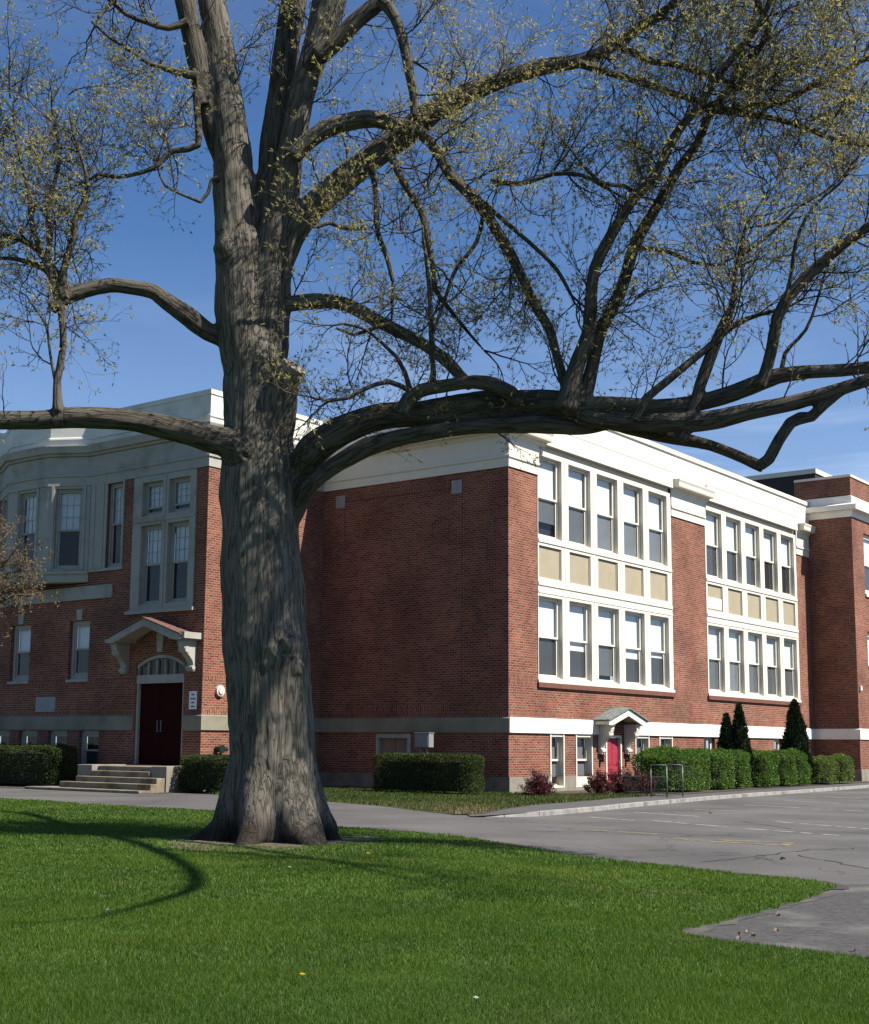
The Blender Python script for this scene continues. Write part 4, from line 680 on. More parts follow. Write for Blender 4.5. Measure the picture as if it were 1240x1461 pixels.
def tubes(segs,n=4):
    """segs: array (k,8) p0(3) p1(3) r0 r1 -> vertices, quads (vectorised prisms)"""
    S=np.asarray(segs); a,b=S[:,0:3],S[:,3:6]; d=unit(b-a); x=unit(np.cross(d,np.where(np.abs(d[:,2:3])<.9,[[0,0,1.]],[[1.,0,0]]))); y=np.cross(d,x); k=len(S)
    ang=np.arange(n)*2*np.pi/n; c,s=np.cos(ang),np.sin(ang)
    ring=x[:,None,:]*c[None,:,None]+y[:,None,:]*s[None,:,None]
    V=np.concatenate([a[:,None,:]+ring*S[:,6,None,None],b[:,None,:]+ring*S[:,7,None,None]],1).reshape(-1,3)
    base=(np.arange(k)*2*n)[:,None]; i=np.arange(n); j=(i+1)%n
    F=np.stack([base+i,base+j,base+n+j,base+n+i],2).reshape(-1,4); return V,F
# ---------------- bark ----------------
def bark_mat(name,dark,light,lichen,sc=1.0):
    m,nt,b=mat(name); lk=nt.links.new; a=N(nt,'ShaderNodeAttribute',attribute_name='bk')
    def nz(s,d=6,v=None,ro=.6,di=0):
        n=N(nt,'ShaderNodeTexNoise'); n.inputs['Scale'].default_value=s; n.inputs['Detail'].default_value=d; n.inputs['Roughness'].default_value=ro; n.inputs['Distortion'].default_value=di; lk(v or a.outputs['Vector'],n.inputs['Vector']); return n.outputs['Fac']
    n0=nz(12.5*sc,4,ro=.5,di=.5); ab=N(nt,'ShaderNodeMath',operation='SUBTRACT'); lk(n0,ab.inputs[0]); ab.inputs[1].default_value=.5; a2=N(nt,'ShaderNodeMath',operation='ABSOLUTE'); lk(ab.outputs[0],a2.inputs[0])
    r=N(nt,'ShaderNodeValToRGB'); r.color_ramp.elements[0].position=.0; r.color_ramp.elements[1].position=.06; lk(a2.outputs[0],r.inputs[0])
    n1=nz(45*sc,6,ro=.7); mu=N(nt,'ShaderNodeMath',operation='MULTIPLY_ADD'); lk(r.outputs[0],mu.inputs[0]); mu.inputs[1].default_value=.42
    sb=N(nt,'ShaderNodeMath',operation='MULTIPLY'); lk(n1,sb.inputs[0]); sb.inputs[1].default_value=.72; lk(sb.outputs[0],mu.inputs[2])
    cr=N(nt,'ShaderNodeValToRGB'); cr.color_ramp.elements[0].position=.2; cr.color_ramp.elements[1].position=.85; cr.color_ramp.elements[0].color=(*dark,1); cr.color_ramp.elements[1].color=(*light,1); lk(mu.outputs[0],cr.inputs[0])
    tc=N(nt,'ShaderNodeTexCoord'); l1=nz(1.1,6,tc.outputs['Object'],.65,.4); lr=N(nt,'ShaderNodeValToRGB'); lr.color_ramp.elements[0].position=.5; lr.color_ramp.elements[1].position=.72; lr.color_ramp.elements[1].color=(.75,.75,.75,1); lk(l1,lr.inputs[0])
    ml=N(nt,'ShaderNodeMath',operation='MULTIPLY'); lk(lr.outputs[0],ml.inputs[0]); lk(mu.outputs[0],ml.inputs[1])
    mx=N(nt,'ShaderNodeMix',data_type='RGBA'); mx.inputs['B'].default_value=(*lichen,1); lk(ml.outputs[0],mx.inputs['Factor']); lk(cr.outputs[0],mx.inputs['A'])
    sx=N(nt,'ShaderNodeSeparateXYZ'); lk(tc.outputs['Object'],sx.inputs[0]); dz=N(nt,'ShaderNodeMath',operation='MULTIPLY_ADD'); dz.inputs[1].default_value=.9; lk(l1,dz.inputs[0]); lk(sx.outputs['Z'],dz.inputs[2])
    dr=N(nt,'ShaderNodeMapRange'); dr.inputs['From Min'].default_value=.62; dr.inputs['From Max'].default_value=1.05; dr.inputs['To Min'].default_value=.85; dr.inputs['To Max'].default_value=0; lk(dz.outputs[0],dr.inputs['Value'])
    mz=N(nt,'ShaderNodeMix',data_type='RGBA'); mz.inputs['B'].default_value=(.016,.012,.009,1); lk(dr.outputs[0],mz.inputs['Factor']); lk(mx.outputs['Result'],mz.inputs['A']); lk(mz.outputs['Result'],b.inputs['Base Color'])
    bp=N(nt,'ShaderNodeBump'); bp.inputs['Strength'].default_value=1; bp.inputs['Distance'].default_value=.026; lk(mu.outputs[0],bp.inputs['Height']); lk(bp.outputs[0],b.inputs['Normal'])
    b.inputs['Roughness'].default_value=.95; b.inputs['Specular IOR Level'].default_value=.15; return m
LBARK=bark_mat('limb_bark',(.012,.010,.0085),(.095,.083,.065),(.11,.11,.085))
BARK=bark_mat('oak_bark',(.018,.015,.0125),(.140,.124,.100),(.165,.164,.142))
TWIG=noise_mat('twig_bark',(.05,.04,.033),(.12,.10,.085),4,.9)
# ---------------- the oak ----------------
OAK=empty('oak_tree',(-2.32,22.7,0)); tag(OAK,'huge old oak with grey furrowed bark and budding branches in front of the school','tree')
org=np.array([-2.32,22.7,0])
def smooth_path(pts,step=.16):
    P=np.array(pts); n=len(P); out=[]
    for i in range(n-1):
        p0,p1,p2,p3=P[max(0,i-1)],P[i],P[i+1],P[min(n-1,i+2)]; L=np.linalg.norm(p2[:3]-p1[:3]); k=max(1,int(L/step))
        for t in np.arange(k)/k: out.append(.5*((2*p1)+(-p0+p2)*t+(2*p0-5*p1+4*p2-p3)*t*t+(-p0+3*p1-3*p2+p3)*t**3))
    out.append(P[-1]); o=np.array(out); o[:,3]=np.maximum(o[:,3],.004); return o
EXTRA=[('N9',[(-1.8,22,17,.18),(1.5,24.5,17.1,.16),(3.9,25.1,16.8,.15),(5.1,20.65,14.9,.135),(6.2,16.2,13.1,.12),(6.25,11.8,11.3,.09),(5.4,9,10.7,.04)]),  # unseen limbs outside the view, added to throw branch shadows on the lawn
 ('N13',[(6.2,16.2,13.1,.09),(8,15,12.6,.08),(9.6,13,12.2,.04)]),
 ('N14',[(5.1,20.65,14.9,.08),(6.6,20.2,15.2,.07),(8.4,19.2,15.2,.04)]),
 ('N10',[(6.1,18.6,14,.1),(7.6,16.5,13.2,.08),(8.8,14,12.6,.06),(9.6,11.5,12.2,.03)]),
]
LIMBS=[(t,smooth_path(p)) for t,p in TREE+EXTRA]
roots=[]
for k in range(9):
    a=k*2*math.pi/9+.25*math.sin(k*2.1)+.2; l=1.0+.38*((k*7)%5)/4; c,s=math.cos(a),math.sin(a)
    roots.append(('root',smooth_path([(-2.35+c*.38,22.7+s*.38,1.25,.34),(-2.33+c*.62,22.7+s*.62,.55,.30),(-2.3+c*.86,22.7+s*.86,.16,.23),(-2.3+c*l,22.7+s*l,-.06,.15),(-2.3+c*(l+.45),22.7+s*(l+.45),-.2,.07)])))
def tube_path(mb,P,n):
    pts=[Vector(p[:3]) for p in P]; rings=[]; x=None
    for i,p in enumerate(pts):
        d=(pts[min(i+1,len(pts)-1)]-pts[max(i-1,0)]).normalized()
        x=(d.orthogonal() if x is None else (x-d*x.dot(d))).normalized(); y=d.cross(x)
        rings.append([len(mb.v)+k for k in range(n)]); mb.v+=[tuple(p+(x*math.cos(2*math.pi*k/n)+y*math.sin(2*math.pi*k/n))*P[i][3]) for k in range(n)]
    for a,b in zip(rings,rings[1:]):
        for k in range(n): mb.f.append((a[k],a[(k+1)%n],b[(k+1)%n],b[k])); mb.m.append(0)
    mb.f.append(tuple(rings[0][::-1])); mb.f.append(tuple(rings[-1])); mb.m+=[0,0]
BIG=[l for l in LIMBS if l[1][:,3].max()>.068]; THIN=[l for l in LIMBS if l[1][:,3].max()<=.068]
mb=MB()
for t,P in BIG+roots:
    keep=P[P[:,3]>.022]; tube_path(mb,keep if len(keep)>2 else P,14)
me=D.meshes.new('tmp'); me.from_pydata(mb.v,[],mb.f); tmp=link(D.objects.new('tmp',me))
rm=tmp.modifiers.new('r','REMESH'); rm.mode='VOXEL'; rm.voxel_size=.024; sm=tmp.modifiers.new('s','SMOOTH'); sm.iterations=5; sm.factor=.5
dg=bpy.context.evaluated_depsgraph_get(); ev=tmp.evaluated_get(dg).to_mesh(); nv=len(ev.vertices)
V=np.empty(nv*3); ev.vertices.foreach_get('co',V); V=V.reshape(-1,3); NO=np.empty(nv*3); ev.vertices.foreach_get('normal',NO); NO=NO.reshape(-1,3)
ev.calc_loop_triangles() if hasattr(ev,'calc_loop_triangles') else None
nf=len(ev.polygons); ls=np.empty(nf,dtype=np.int32); lt=np.empty(nf,dtype=np.int32); ev.polygons.foreach_get('loop_start',ls); ev.polygons.foreach_get('loop_total',lt)
lv=np.empty(len(ev.loops),dtype=np.int32); ev.loops.foreach_get('vertex_index',lv); q=lt==4; F=lv[ls[q][:,None]+np.arange(4)]
D.objects.remove(tmp)
def bark_coords(V,limbs):
    """nearest limb axis: along-length, local x,y -> stretched coordinates, radius, limb index"""
    bd=np.full(len(V),1e9); bk=np.zeros((len(V),3)); rad=np.zeros(len(V)); idx=np.zeros(len(V),dtype=int)
    for li,(t,P) in enumerate(limbs):
        Q=P[:,:3]; R=P[:,3]; s=np.concatenate([[0],np.cumsum(np.linalg.norm(np.diff(Q,axis=0),axis=1))])
        lo=Q.min(0)-R.max()-.25; hi=Q.max(0)+R.max()+.25; sel=np.where(((V>lo)&(V<hi)).all(1))[0]
        for c in range(0,len(sel),20000):
            ii=sel[c:c+20000]; X=V[ii]; best=np.full(len(ii),1e9); bs=np.zeros(len(ii)); bi=np.zeros(len(ii),dtype=int)
            d2=np.linalg.norm(X[:,None,:]-Q[None,:,:],axis=2)/(R[None,:]+.03); k=d2.argmin(1); k0=np.clip(k,1,len(Q)-2) if len(Q)>2 else k
            ax=unit(Q[np.minimum(k+1,len(Q)-1)]-Q[np.maximum(k-1,0)]); rel=X-Q[k]; al=(rel*ax).sum(1); per=rel-ax*al[:,None]
            dd=np.linalg.norm(per,axis=1)/(R[k]+.02)+np.maximum(0,np.abs(al)-.2)*3; up=ii[dd<bd[ii]]; m=dd<bd[ii]
            bd[ii[m]]=dd[m]; rad[ii[m]]=R[k[m]]; idx[ii[m]]=li
            # frame: project on fixed reference axes perpendicular to the limb
            ref=np.where(np.abs(ax[:,2:3])>.6,[[1.,0,0]],[[0,0,1.]]); xx=unit(ref-ax*(ref*ax).sum(1,keepdims=True)); yy=np.cross(ax,xx)
            g=np.stack([(per*xx).sum(1),(per*yy).sum(1),(s[k]+al)*.10+li*3.7],1); bk[ii[m]]=g[m]
    return bk,rad,idx
ALLB=BIG+roots; bk,rad,idx=bark_coords(V,ALLB)
isT=np.array([n in ('trunk','root','knob','burl','stub') for n,_ in ALLB])[idx]; bk[isT]=(V[isT]-org)*np.array([1,1,.10])
ei=np.concatenate([F[:,[0,1]],F[:,[1,2]],F[:,[2,3]],F[:,[3,0]]]); a_,b_i=ei[:,0],ei[:,1]; deg=np.bincount(a_,minlength=nv)+np.bincount(b_i,minlength=nv); wt=np.clip((rad-.13)/.2,0,1)*.6
for it in range(36):
    for c in range(3):
        x=V[:,c]; sm_=np.bincount(a_,weights=x[b_i],minlength=nv)+np.bincount(b_i,weights=x[a_],minlength=nv); V[:,c]=x+wt*(sm_/np.maximum(deg,1)-x)
disp=np.empty(nv)
for i in range(nv):
    p=Vector(bk[i])*4.5; r=rad[i]
    a=mn.noise(p*1.9); b_=mn.noise(Vector(V[i])*1.7); c_=mn.noise(Vector(V[i])*5)
    disp[i]=min(r,.5)*(.03*(1-2*abs(a))+.085*b_+.03*c_)
for c,am,sg in (((-2.17,22,3.14),.13,.24),((-1.83,22.15,2.75),.12,.13),((-2.93,22.15,6.5),.09,.17),((-2.41,22,5.05),.06,.2)):   # burls and healed knots
    q=np.linalg.norm((V-np.array(c))*[1,1,.75],axis=1); k=np.where(q<sg*3)[0]
    for i in k: disp[i]+=am*math.exp(-(q[i]/sg)**2)*(1+.9*mn.noise(Vector(V[i])*9))-.75*am*math.exp(-(q[i]/(sg*.38))**2)
V=V+NO*disp[:,None]
# split into trunk and limbs along the nearest axis
nm=[t for t,_ in ALLB]; grp={'trunk':'trunk','root':'trunk','knob':'trunk','knotL':'trunk','burl':'trunk','stub':'trunk'}
lab=np.array([0 if n in grp else i+1 for i,n in enumerate(nm)])
fl=np.sort(lab[idx[F]],axis=1)[:,1]
for l in np.unique(fl):
    Fs=F[fl==l]; u,inv=np.unique(Fs,return_inverse=True)
    if len(Fs)<12: continue
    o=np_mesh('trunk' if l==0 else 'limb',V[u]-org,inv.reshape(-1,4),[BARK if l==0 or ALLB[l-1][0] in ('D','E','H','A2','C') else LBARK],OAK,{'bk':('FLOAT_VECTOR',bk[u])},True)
    o.data.normals_split_custom_set_from_vertices([Vector(x) for x in NO[u]]) if 0 else None
# pale sawn face of the pruned stub
sp=[p for t,p in LIMBS if t=='stub'][0]; e=Vector(sp[-1][:3]); dd=(e-Vector(sp[-4][:3])).normalized(); dd=Vector((.62,-.42,.66)).normalized()
mb=MB(); xx=dd.orthogonal().normalized(); yy=dd.cross(xx); ring=[]
for k in range(22):
    t=2*math.pi*k/22; r=.205*(1+.08*math.sin(3*t+1)); ring.append(e+dd*.085+(xx*math.cos(t)*1.15+yy*math.sin(t)*.8)*r-Vector(org))
mb.face(ring); back=[p-dd*.12 for p in ring]
for k in range(22): mb.face([ring[k],ring[(k+1)%22],back[(k+1)%22],back[k]])
mb.build('sawn_face',noise_mat('sawn_wood',(.36,.27,.21),(.50,.40,.32),9,.8,.2,30),OAK)
for t,P in THIN:
    n=len(P); V1,F1=tubes(np.concatenate([P[:-1,:3]-org,P[1:,:3]-org,P[:-1,3:4],P[1:,3:4]],1),7); np_mesh('limb',V1,F1,[LBARK],OAK,{'bk':('FLOAT_VECTOR',V1*np.array([1,1,.3]))},True)
# crown: twigs grown from the limbs, thinned by where the crown is open
DEN=np.array([[.12,.7,.35,.4,.75,.85,.95,1,1,1],[.75,.8,.3,.25,.75,.9,.9,.95,1,.95],[.95,.35,.06,.35,.75,.85,.85,.85,.85,.7],[.6,.1,.02,.3,.6,.75,.75,.8,.8,.8],[.2,.03,.02,.35,.5,.45,.45,.45,.3,.5],[0,0,0,0,0,0,0,0,0,0]])
def dens(p):
    i=(p[0]+6.96)/1.449; j=(14.24-p[2])/1.5
    if p[1]>25.5 or p[1]<18: return .5
    if j<0: return .6
    if i<0 or i>=10: return .55 if j<5 else 0
    return DEN[min(5,int(j)),int(i)]
CELL={}
def room(p):
    k=(int(math.floor(p[0]/.75)),int(math.floor(p[2]/.75))); n=CELL.get(k,0); cap=dens(p)*(2.2 if p[1]<24 else 1.3)
    if n+rnd.random()>cap: return False
    CELL[k]=n+1; return True
rnd=np.random.default_rng(5); SEG=[]; TIP=[]; TIPD=[]
def grow(p,d,L,r,lev,step):
    n=max(2,int(L/step)); k=0
    for i in range(n):
        d=d+rnd.normal(0,.17 if lev<2 else .24,3)+np.array([0,0,.05]); d/=np.linalg.norm(d); q=p+d*step; r1=r*(1-.8*(i+1)/n)+.0013
        SEG.append((*p,*q,max(r*(1-.8*i/n),.0016)+.0004,r1)); p=q
        if lev<3:
            pr=(.9,.8,.45)[lev]
            if rnd.random()<pr:
                e=rnd.normal(0,1,3); e-=d*(e@d); e/=np.linalg.norm(e); c=d*rnd.uniform(.5,.9)+e*rnd.uniform(.5,1)+np.array([0,0,.12]); c/=np.linalg.norm(c)
                l2=L*rnd.uniform(.28,.55)
                if l2>.08: grow(p,c,l2,r1*.7,lev+1,max(.05,step*.75))
        if lev>=2 and rnd.random()<.3: TIP.append(p); TIPD.append(d)
    TIP.append(p); TIPD.append(d); TIP.append(p); TIPD.append(d)
SKIP={'trunk','root','knob','knotL','burl','stub'}
for t,P in LIMBS:
    if t in SKIP: continue
    for i in range(2,len(P)-1):
        r=P[i,3]; pr=dens(P[i])
        thin=1.0 if r<.09 else (.5 if r<.16 else .22)
        if P[i,1]>26: pr*=.4
        for _q in range(3):
          if rnd.random()<pr*thin*.9:
              d=unit((P[min(i+1,len(P)-1),:3]-P[i-1,:3])[None])[0]; e=rnd.normal(0,1,3); e-=d*(e@d); e/=np.linalg.norm(e)
              c=d*rnd.uniform(.2,.8)+e+np.array([0,0,.35 if P[i,2]<9 else .15]); c/=np.linalg.norm(c); L=rnd.uniform(.8,2.4)*(1 if r<.09 else .8)
              if dens(P[i,:3]+c*L*.8)<rnd.random()*.5 or not room(P[i,:3]+c*L*.55): continue
              grow(P[i,:3]+e*r*.7,c,L,min(.016,r*.4+.004),0,.16)
    if P[-1,3]<.05: 
        d=unit((P[-1,:3]-P[-3,:3])[None])[0]
        for _ in range(2):
            if rnd.random()<dens(P[-1]): grow(P[-1,:3],d+rnd.normal(0,.3,3),rnd.uniform(.8,1.5),P[-1,3]*.8,0,.16)
print('twig segs',len(SEG),'tips',len(TIP))
SG=np.array(SEG); V1,F1=tubes(SG,3); V1-=org
cr=np_mesh('crown',V1,F1,[TWIG],OAK)
TP_=np.array(TIP); TD=np.array(TIPD); keep=rnd.random(len(TP_))<.85; TP_,TD=TP_[keep],TD[keep]
rep=2; PP=np.repeat(TP_,rep,0); DDr=np.repeat(TD,rep,0)+np.array([0,0,-.15])
V1,F1,t1=leaves(PP-org,DDr,.080,.0175,rnd,.45)
LEAFM=leaf_mat('oak_bud_leaves',(.36,.33,.14),(.64,.58,.17),(.50,.38,.22),.5)
np_mesh('young_leaves',V1,F1,[LEAFM],cr,{'tint':('FLOAT',t1)})
rg=random.Random(3); ring=[]
for k in range(40):
    a=2*math.pi*k/40; r=1.5+.4*math.sin(a*3+1)+rg.uniform(-.22,.3)+(.55 if -2.2<math.atan2(math.sin(a+.6),math.cos(a+.6))<-.6 else 0); ring.append((-2.32+r*math.cos(a),22.7+r*math.sin(a)))
sheet('bare_soil',ring,.020,noise_mat('bare_soil',(.10,.075,.055),(.24,.185,.14),7,.95,.8,25,c3=(.05,.09,.02),s3=2.2))
# ---------------- small budding tree at the left edge ----------------
BT=empty('budding_tree',(-11.6,36.3,0)); tag(BT,'small pale budding tree at the left edge in front of the bay window','tree')
ob=np.array([-11.6,36.3,0]); SEG.clear(); TIP.clear(); TIPD.clear()
stem=smooth_path([(-11.6,36.3,-.1,.12),(-11.7,36.3,1.8,.10),(-11.5,36.25,4.0,.085),(-11.6,36.2,5.6,.06),(-11.5,36.2,7.3,.03)])
br=[smooth_path([tuple(stem[int(len(stem)*f)][:3])+(.04,),tuple(stem[int(len(stem)*f)][:3]+np.array([a*.5,b*.5,.35]))+(.03,),tuple(stem[int(len(stem)*f)][:3]+np.array([a,b,c]))+(.012,)]) for f,a,b,c in ((.7,1.35,-.2,.35),(.7,.9,.5,.8),(.72,-1.1,.2,.8),(.7,1.3,.1,.9),(.8,1.0,-.5,.9),(.85,-.8,-.5,.8),(.7,.6,-.8,.6),(.9,.6,.3,.8),(.78,1.35,-.1,.4),(.72,1.2,.2,.25))]
mb=MB(); tube_path(mb,stem,10); mb.v=[tuple(np.array(v)-ob) for v in mb.v]; mb.build('trunk',TWIG,BT,smooth=True)
for P in br+[stem[len(stem)//2:]]:
    SEG+= [(*a[:3],*b[:3],a[3],b[3]) for a,b in zip(P,P[1:])]
    for i in range(2,len(P)):
        for _ in range(2):
            d=rnd.normal(0,1,3)+np.array([0,0,.2]); d/=np.linalg.norm(d); grow(P[i,:3],d,rnd.uniform(.3,.7),.007,1,.09)
V1,F1=tubes(np.array(SEG),3); c2=np_mesh('crown',V1-ob,F1,[noise_mat('pale_twig',(.16,.11,.085),(.27,.2,.16),5,.9)],BT)
TP_=np.array(TIP); V1,F1,t1=leaves(np.repeat(TP_,3,0)-ob,np.repeat(np.array(TIPD),3,0),.06,.03,rnd,.8)
np_mesh('young_leaves',V1,F1,[leaf_mat('pale_bud_leaves',(.22,.15,.11),(.27,.22,.12),(.30,.25,.06),.35)],c2,{'tint':('FLOAT',t1)})
# ---------------- hedges and shrubs ----------------
HEDGE=leaf_mat('boxwood_leaves',(.040,.066,.020),(.095,.13,.040),(.15,.175,.06),.3,.8,.05)
HCORE=noise_mat('hedge_core',(.02,.026,.010),(.04,.045,.02),6,.95)
BRIGHT=leaf_mat('privet_leaves',(.075,.165,.02),(.145,.275,.038),(.22,.34,.065),.4,.5)
BRIGHT2=leaf_mat('spirea_leaves',(.11,.17,.03),(.20,.28,.06),(.30,.34,.09),.4,.5)
THUJA=leaf_mat('thuja_leaves',(.006,.018,.006),(.015,.042,.011),(.03,.062,.016),.15,.6)
BARB=leaf_mat('barberry_leaves',(.07,.016,.02),(.16,.04,.045),(.22,.07,.05),.35,.5)
def hedge(name,loc,rz,sx,sy,h,n,lm,core,ls,lw,label,cat,group=None,round_=.22,lump=.06,seed=0,stem=True,bottom=.1,taper=1.0,ex_=6):
    rg=np.random.default_rng(seed); o=empty(name,loc,rz); tag(o,label,cat,group)
    # points in a rounded box shell
    m=n*4; th=rg.uniform(0,2*np.pi,m); zz=rg.uniform(0,1,m); face=rg.random(m)
    A=np.array([sx*sy*4,2*(sx+sy)*2*h*.5]); top=rg.random(m)<A[0]/A.sum()
    ex=ex_
    c,s=np.cos(th),np.sin(th); rr=1/(np.abs(c)**ex+np.abs(s)**ex)**(1/ex)
    X=np.stack([c*rr,s*rr,zz],1); rad=np.where(top,np.sqrt(rg.random(m)),1-.18*rg.random(m)**2); X[:,0]*=rad; X[:,1]*=rad; X[:,2]=np.where(top,1-.12*rg.random(m)**2,X[:,2])
    # round the upper edge
    e=np.maximum(np.abs(X[:,0]),np.abs(X[:,1])); drop=np.clip((e-(1-round_))/round_,0,1)**2*round_*.8*(X[:,2]>1-round_*1.2); X[:,2]-=drop*.6
    sc=taper+(1-taper)*X[:,2] if taper<=1 else 1
    P=np.stack([X[:,0]*sx,X[:,1]*sy,bottom+X[:,2]*(h-bottom)],1); P[:,0]*=sc; P[:,1]*=sc
    lm_=np.array([mn.noise(Vector(p)*2.3+Vector((seed*9.1,0,0))) for p in P]); ok=(lm_>-.35)|(rg.random(m)<.35); P=P*(1+lump*lm_[:,None]*np.array([1,1,.6])); P=P[ok][:n]
    d=unit(np.stack([P[:,0]/sx**2,P[:,1]/sy**2,(P[:,2]-h*.45)/h**2*3],1)+[0,0,.25])
    V1,F1,t1=leaves(P,d,ls,lw,rg,.7); f=np_mesh('foliage',V1,F1,[lm],o,{'tint':('FLOAT',t1)})
    mb=MB(); k=18; lv_=[(bottom+.02,.82),(h*.5,.86),(h*.82,.82),(h*.9,.55)]; rings=[]
    for z,q in lv_:
        s_=q*(taper+(1-taper)*z/h)
        rings.append([(sx*s_*math.cos(t)/(abs(math.cos(t))**ex+abs(math.sin(t))**ex)**(1/ex),sy*s_*math.sin(t)/(abs(math.cos(t))**ex+abs(math.sin(t))**ex)**(1/ex),z) for t in [2*math.pi*i/k for i in range(k)]])
    for a,b in zip(rings,rings[1:]):
        for i in range(k): mb.face([a[i],a[(i+1)%k],b[(i+1)%k],b[i]])
    mb.face(rings[0][::-1]); mb.face(rings[-1])
    for i in range(int(4+sx*3)):
        x,y=rg.uniform(-.6,.6)*sx,rg.uniform(-.5,.5)*sy; mb.cyl((x,y,-.05),(x+rg.uniform(-.1,.1),y,bottom+.2),.02,n=5)
    mb.build('branches',core,o); return o
RZ=SB.rotation_euler.z
def at_b(u,v): x,y=Wd(u,v); return (x,y,0)
H1=hedge('clipped_hedge',at_b(-2.45,1.55),RZ+math.pi/2,2.0,.62,1.27,24000,HEDGE,HCORE,.055,.034,'freestanding dark clipped hedge in front of the boarded basement window','hedge','clipped hedges',seed=1,lump=.03,ex_=4.5)
hedge('clipped_hedge',at_b(-7.6,17.0),RZ+math.pi/2,3.65,.7,1.42,32000,HEDGE,HCORE,.055,.034,'long dark clipped hedge left of the entrance steps','hedge','clipped hedges',seed=2,lump=.03,ex_=4.5)
hedge('clipped_hedge',at_b(-7.2,6.45),RZ+math.pi/2,1.2,.7,1.17,16000,HEDGE,HCORE,.055,.034,'dark clipped hedge right of the entrance steps, partly behind the oak trunk','hedge','clipped hedges',seed=3,lump=.03,ex_=4.5)
SHR=[(6.45,-2.75,1.72,.95,1.50,BRIGHT,'bright green trimmed shrub right behind the bike rack'),
 (9.55,-2.65,.8,.85,1.42,BRIGHT,'bright green trimmed shrub just left of the double-tipped conifer'),
 (11.25,-2.65,.76,.85,1.45,BRIGHT,'bright green trimmed shrub touching the double-tipped conifer on its left'),
 (14.0,-2.65,.85,.8,1.40,BRIGHT,'bright green trimmed shrub just right of the double-tipped conifer'),
 (15.95,-2.65,.8,.8,1.42,BRIGHT,'bright green trimmed shrub in front of the smallest conifer'),
 (17.55,-2.65,.72,.8,1.42,BRIGHT,'bright green trimmed shrub touching the tallest conifer on its left'),
 (20.7,-2.6,1.1,.8,1.18,BRIGHT2,'loose olive-green shrub just right of the tallest conifer'),
 (22.9,-2.6,1.0,.8,1.22,BRIGHT2,'loose yellow-green shrub at the far right end of the row')]
for i,(u,v,sx,sy,h,m,l) in enumerate(SHR):
    hedge('green_shrub',at_b(u,v),RZ,sx,sy,h,9000 if sx<1.4 else 15000,m,HCORE,.075,.045,l,'shrub','green shrubs along the sunlit front',round_=.6,lump=.2,seed=20+i,ex_=3.2)
def barberry(loc,r,h,label,seed,n=5200):
    rg=np.random.default_rng(seed); o=empty('barberry_bush',loc); tag(o,label,'bush','red-leaved bushes'); segs=[]; P=[]; Dd=[]
    for k in range(46):
        a=rg.uniform(0,2*np.pi); el=rg.uniform(.35,1.45); L=rg.uniform(.6,1.0); p=np.array([rg.normal(0,.06),rg.normal(0,.06),0]); d=np.array([math.cos(a)*math.cos(el)*r*1.5,math.sin(a)*math.cos(el)*r*1.5,math.sin(el)*h*1.05])*L; N_=6
        for i in range(N_):
            q=p+d/N_+rg.normal(0,.02,3); segs.append((*p,*q,.007*(1-i/N_)+.002,.006*(1-i/N_)+.002)); p=q
            if i>1:
                for _ in range(int(n/46/4)+1): P.append(p+rg.normal(0,.045,3)); Dd.append(d)
    V1,F1=tubes(np.array(segs),4); np_mesh('stems',V1,F1,[TWIG],o); V1,F1,t1=leaves(np.array(P),unit(np.array(Dd)),.055,.032,rg,.9); np_mesh('foliage',V1,F1,[BARB],o,{'tint':('FLOAT',t1)})
barberry(at_b(-1.7,-2.2),.46,.70,'round dark red barberry bush alone near the building corner',40)
barberry(at_b(1.2,-2.7),.42,.72,'small dark red barberry bush second from the building corner',41)
barberry(at_b(2.35,-2.9),.45,.78,'dark red barberry bush in front of the small red door',42)
barberry(at_b(3.45,-3.0),.55,.78,'widest dark red barberry bush beside the bike rack',43,7000)
def conifer(loc,tops,label,seed,n):
    rg=np.random.default_rng(seed); o=empty('arborvitae',loc); tag(o,label,'conifer','arborvitae conifers along the sunlit front'); PP=[];DD=[]; mb=MB()
    for (dx,dy,r,h) in tops:
        t=rg.beta(1.0,1.35,n); a=rg.uniform(0,2*np.pi,n); prof=np.minimum(1,(1-t)**.75*1.12)*np.clip(.72+t*3,0,1); lump=1+.10*np.sin(a*3+t*11+seed)+.08*np.sin(a*5-t*23); R=r*prof*lump*(1-.25*rg.random(n)**2)
        PP.append(np.stack([dx+R*np.cos(a),dy+R*np.sin(a),.12+t*(h-.2)],1)); DD.append(np.stack([.55*np.cos(a),.55*np.sin(a),np.full(n,1.)],1))
        mb.cyl((dx,dy,-.05),(dx,dy,h*.95),.05,.01,n=6)
        k=12; rr=[]
        for z in np.linspace(.12,.93,7): rr.append([(dx+.78*r*min(1,(1-z)**.75*1.12)*math.cos(2*math.pi*i/k),dy+.78*r*min(1,(1-z)**.75*1.12)*math.sin(2*math.pi*i/k),z*h) for i in range(k)])
        for A,B_ in zip(rr,rr[1:]):
            for i in range(k): mb.face([A[i],A[(i+1)%k],B_[(i+1)%k],B_[i]])
        mb.face(rr[0][::-1])
    mb.build('trunk',HCORE,o); V1,F1,t1=leaves(np.concatenate(PP),unit(np.concatenate(DD)),.15,.045,rg,.35); np_mesh('foliage',V1,F1,[THUJA],o,{'tint':('FLOAT',t1)})
conifer(at_b(12.7,-2.35),[(.26,.0,.52,3.35),(-.26,.0,.46,2.95)],'dark green conifer with two tips between the trimmed shrubs',50,5200)
conifer(at_b(15.6,-1.0),[(0,0,.32,2.15)],'smallest dark conifer, its tip showing above the shrubs',51,2200)
conifer(at_b(18.95,-2.45),[(0,0,.72,3.72)],'tallest dark green pointed conifer near the far corner',52,8000)
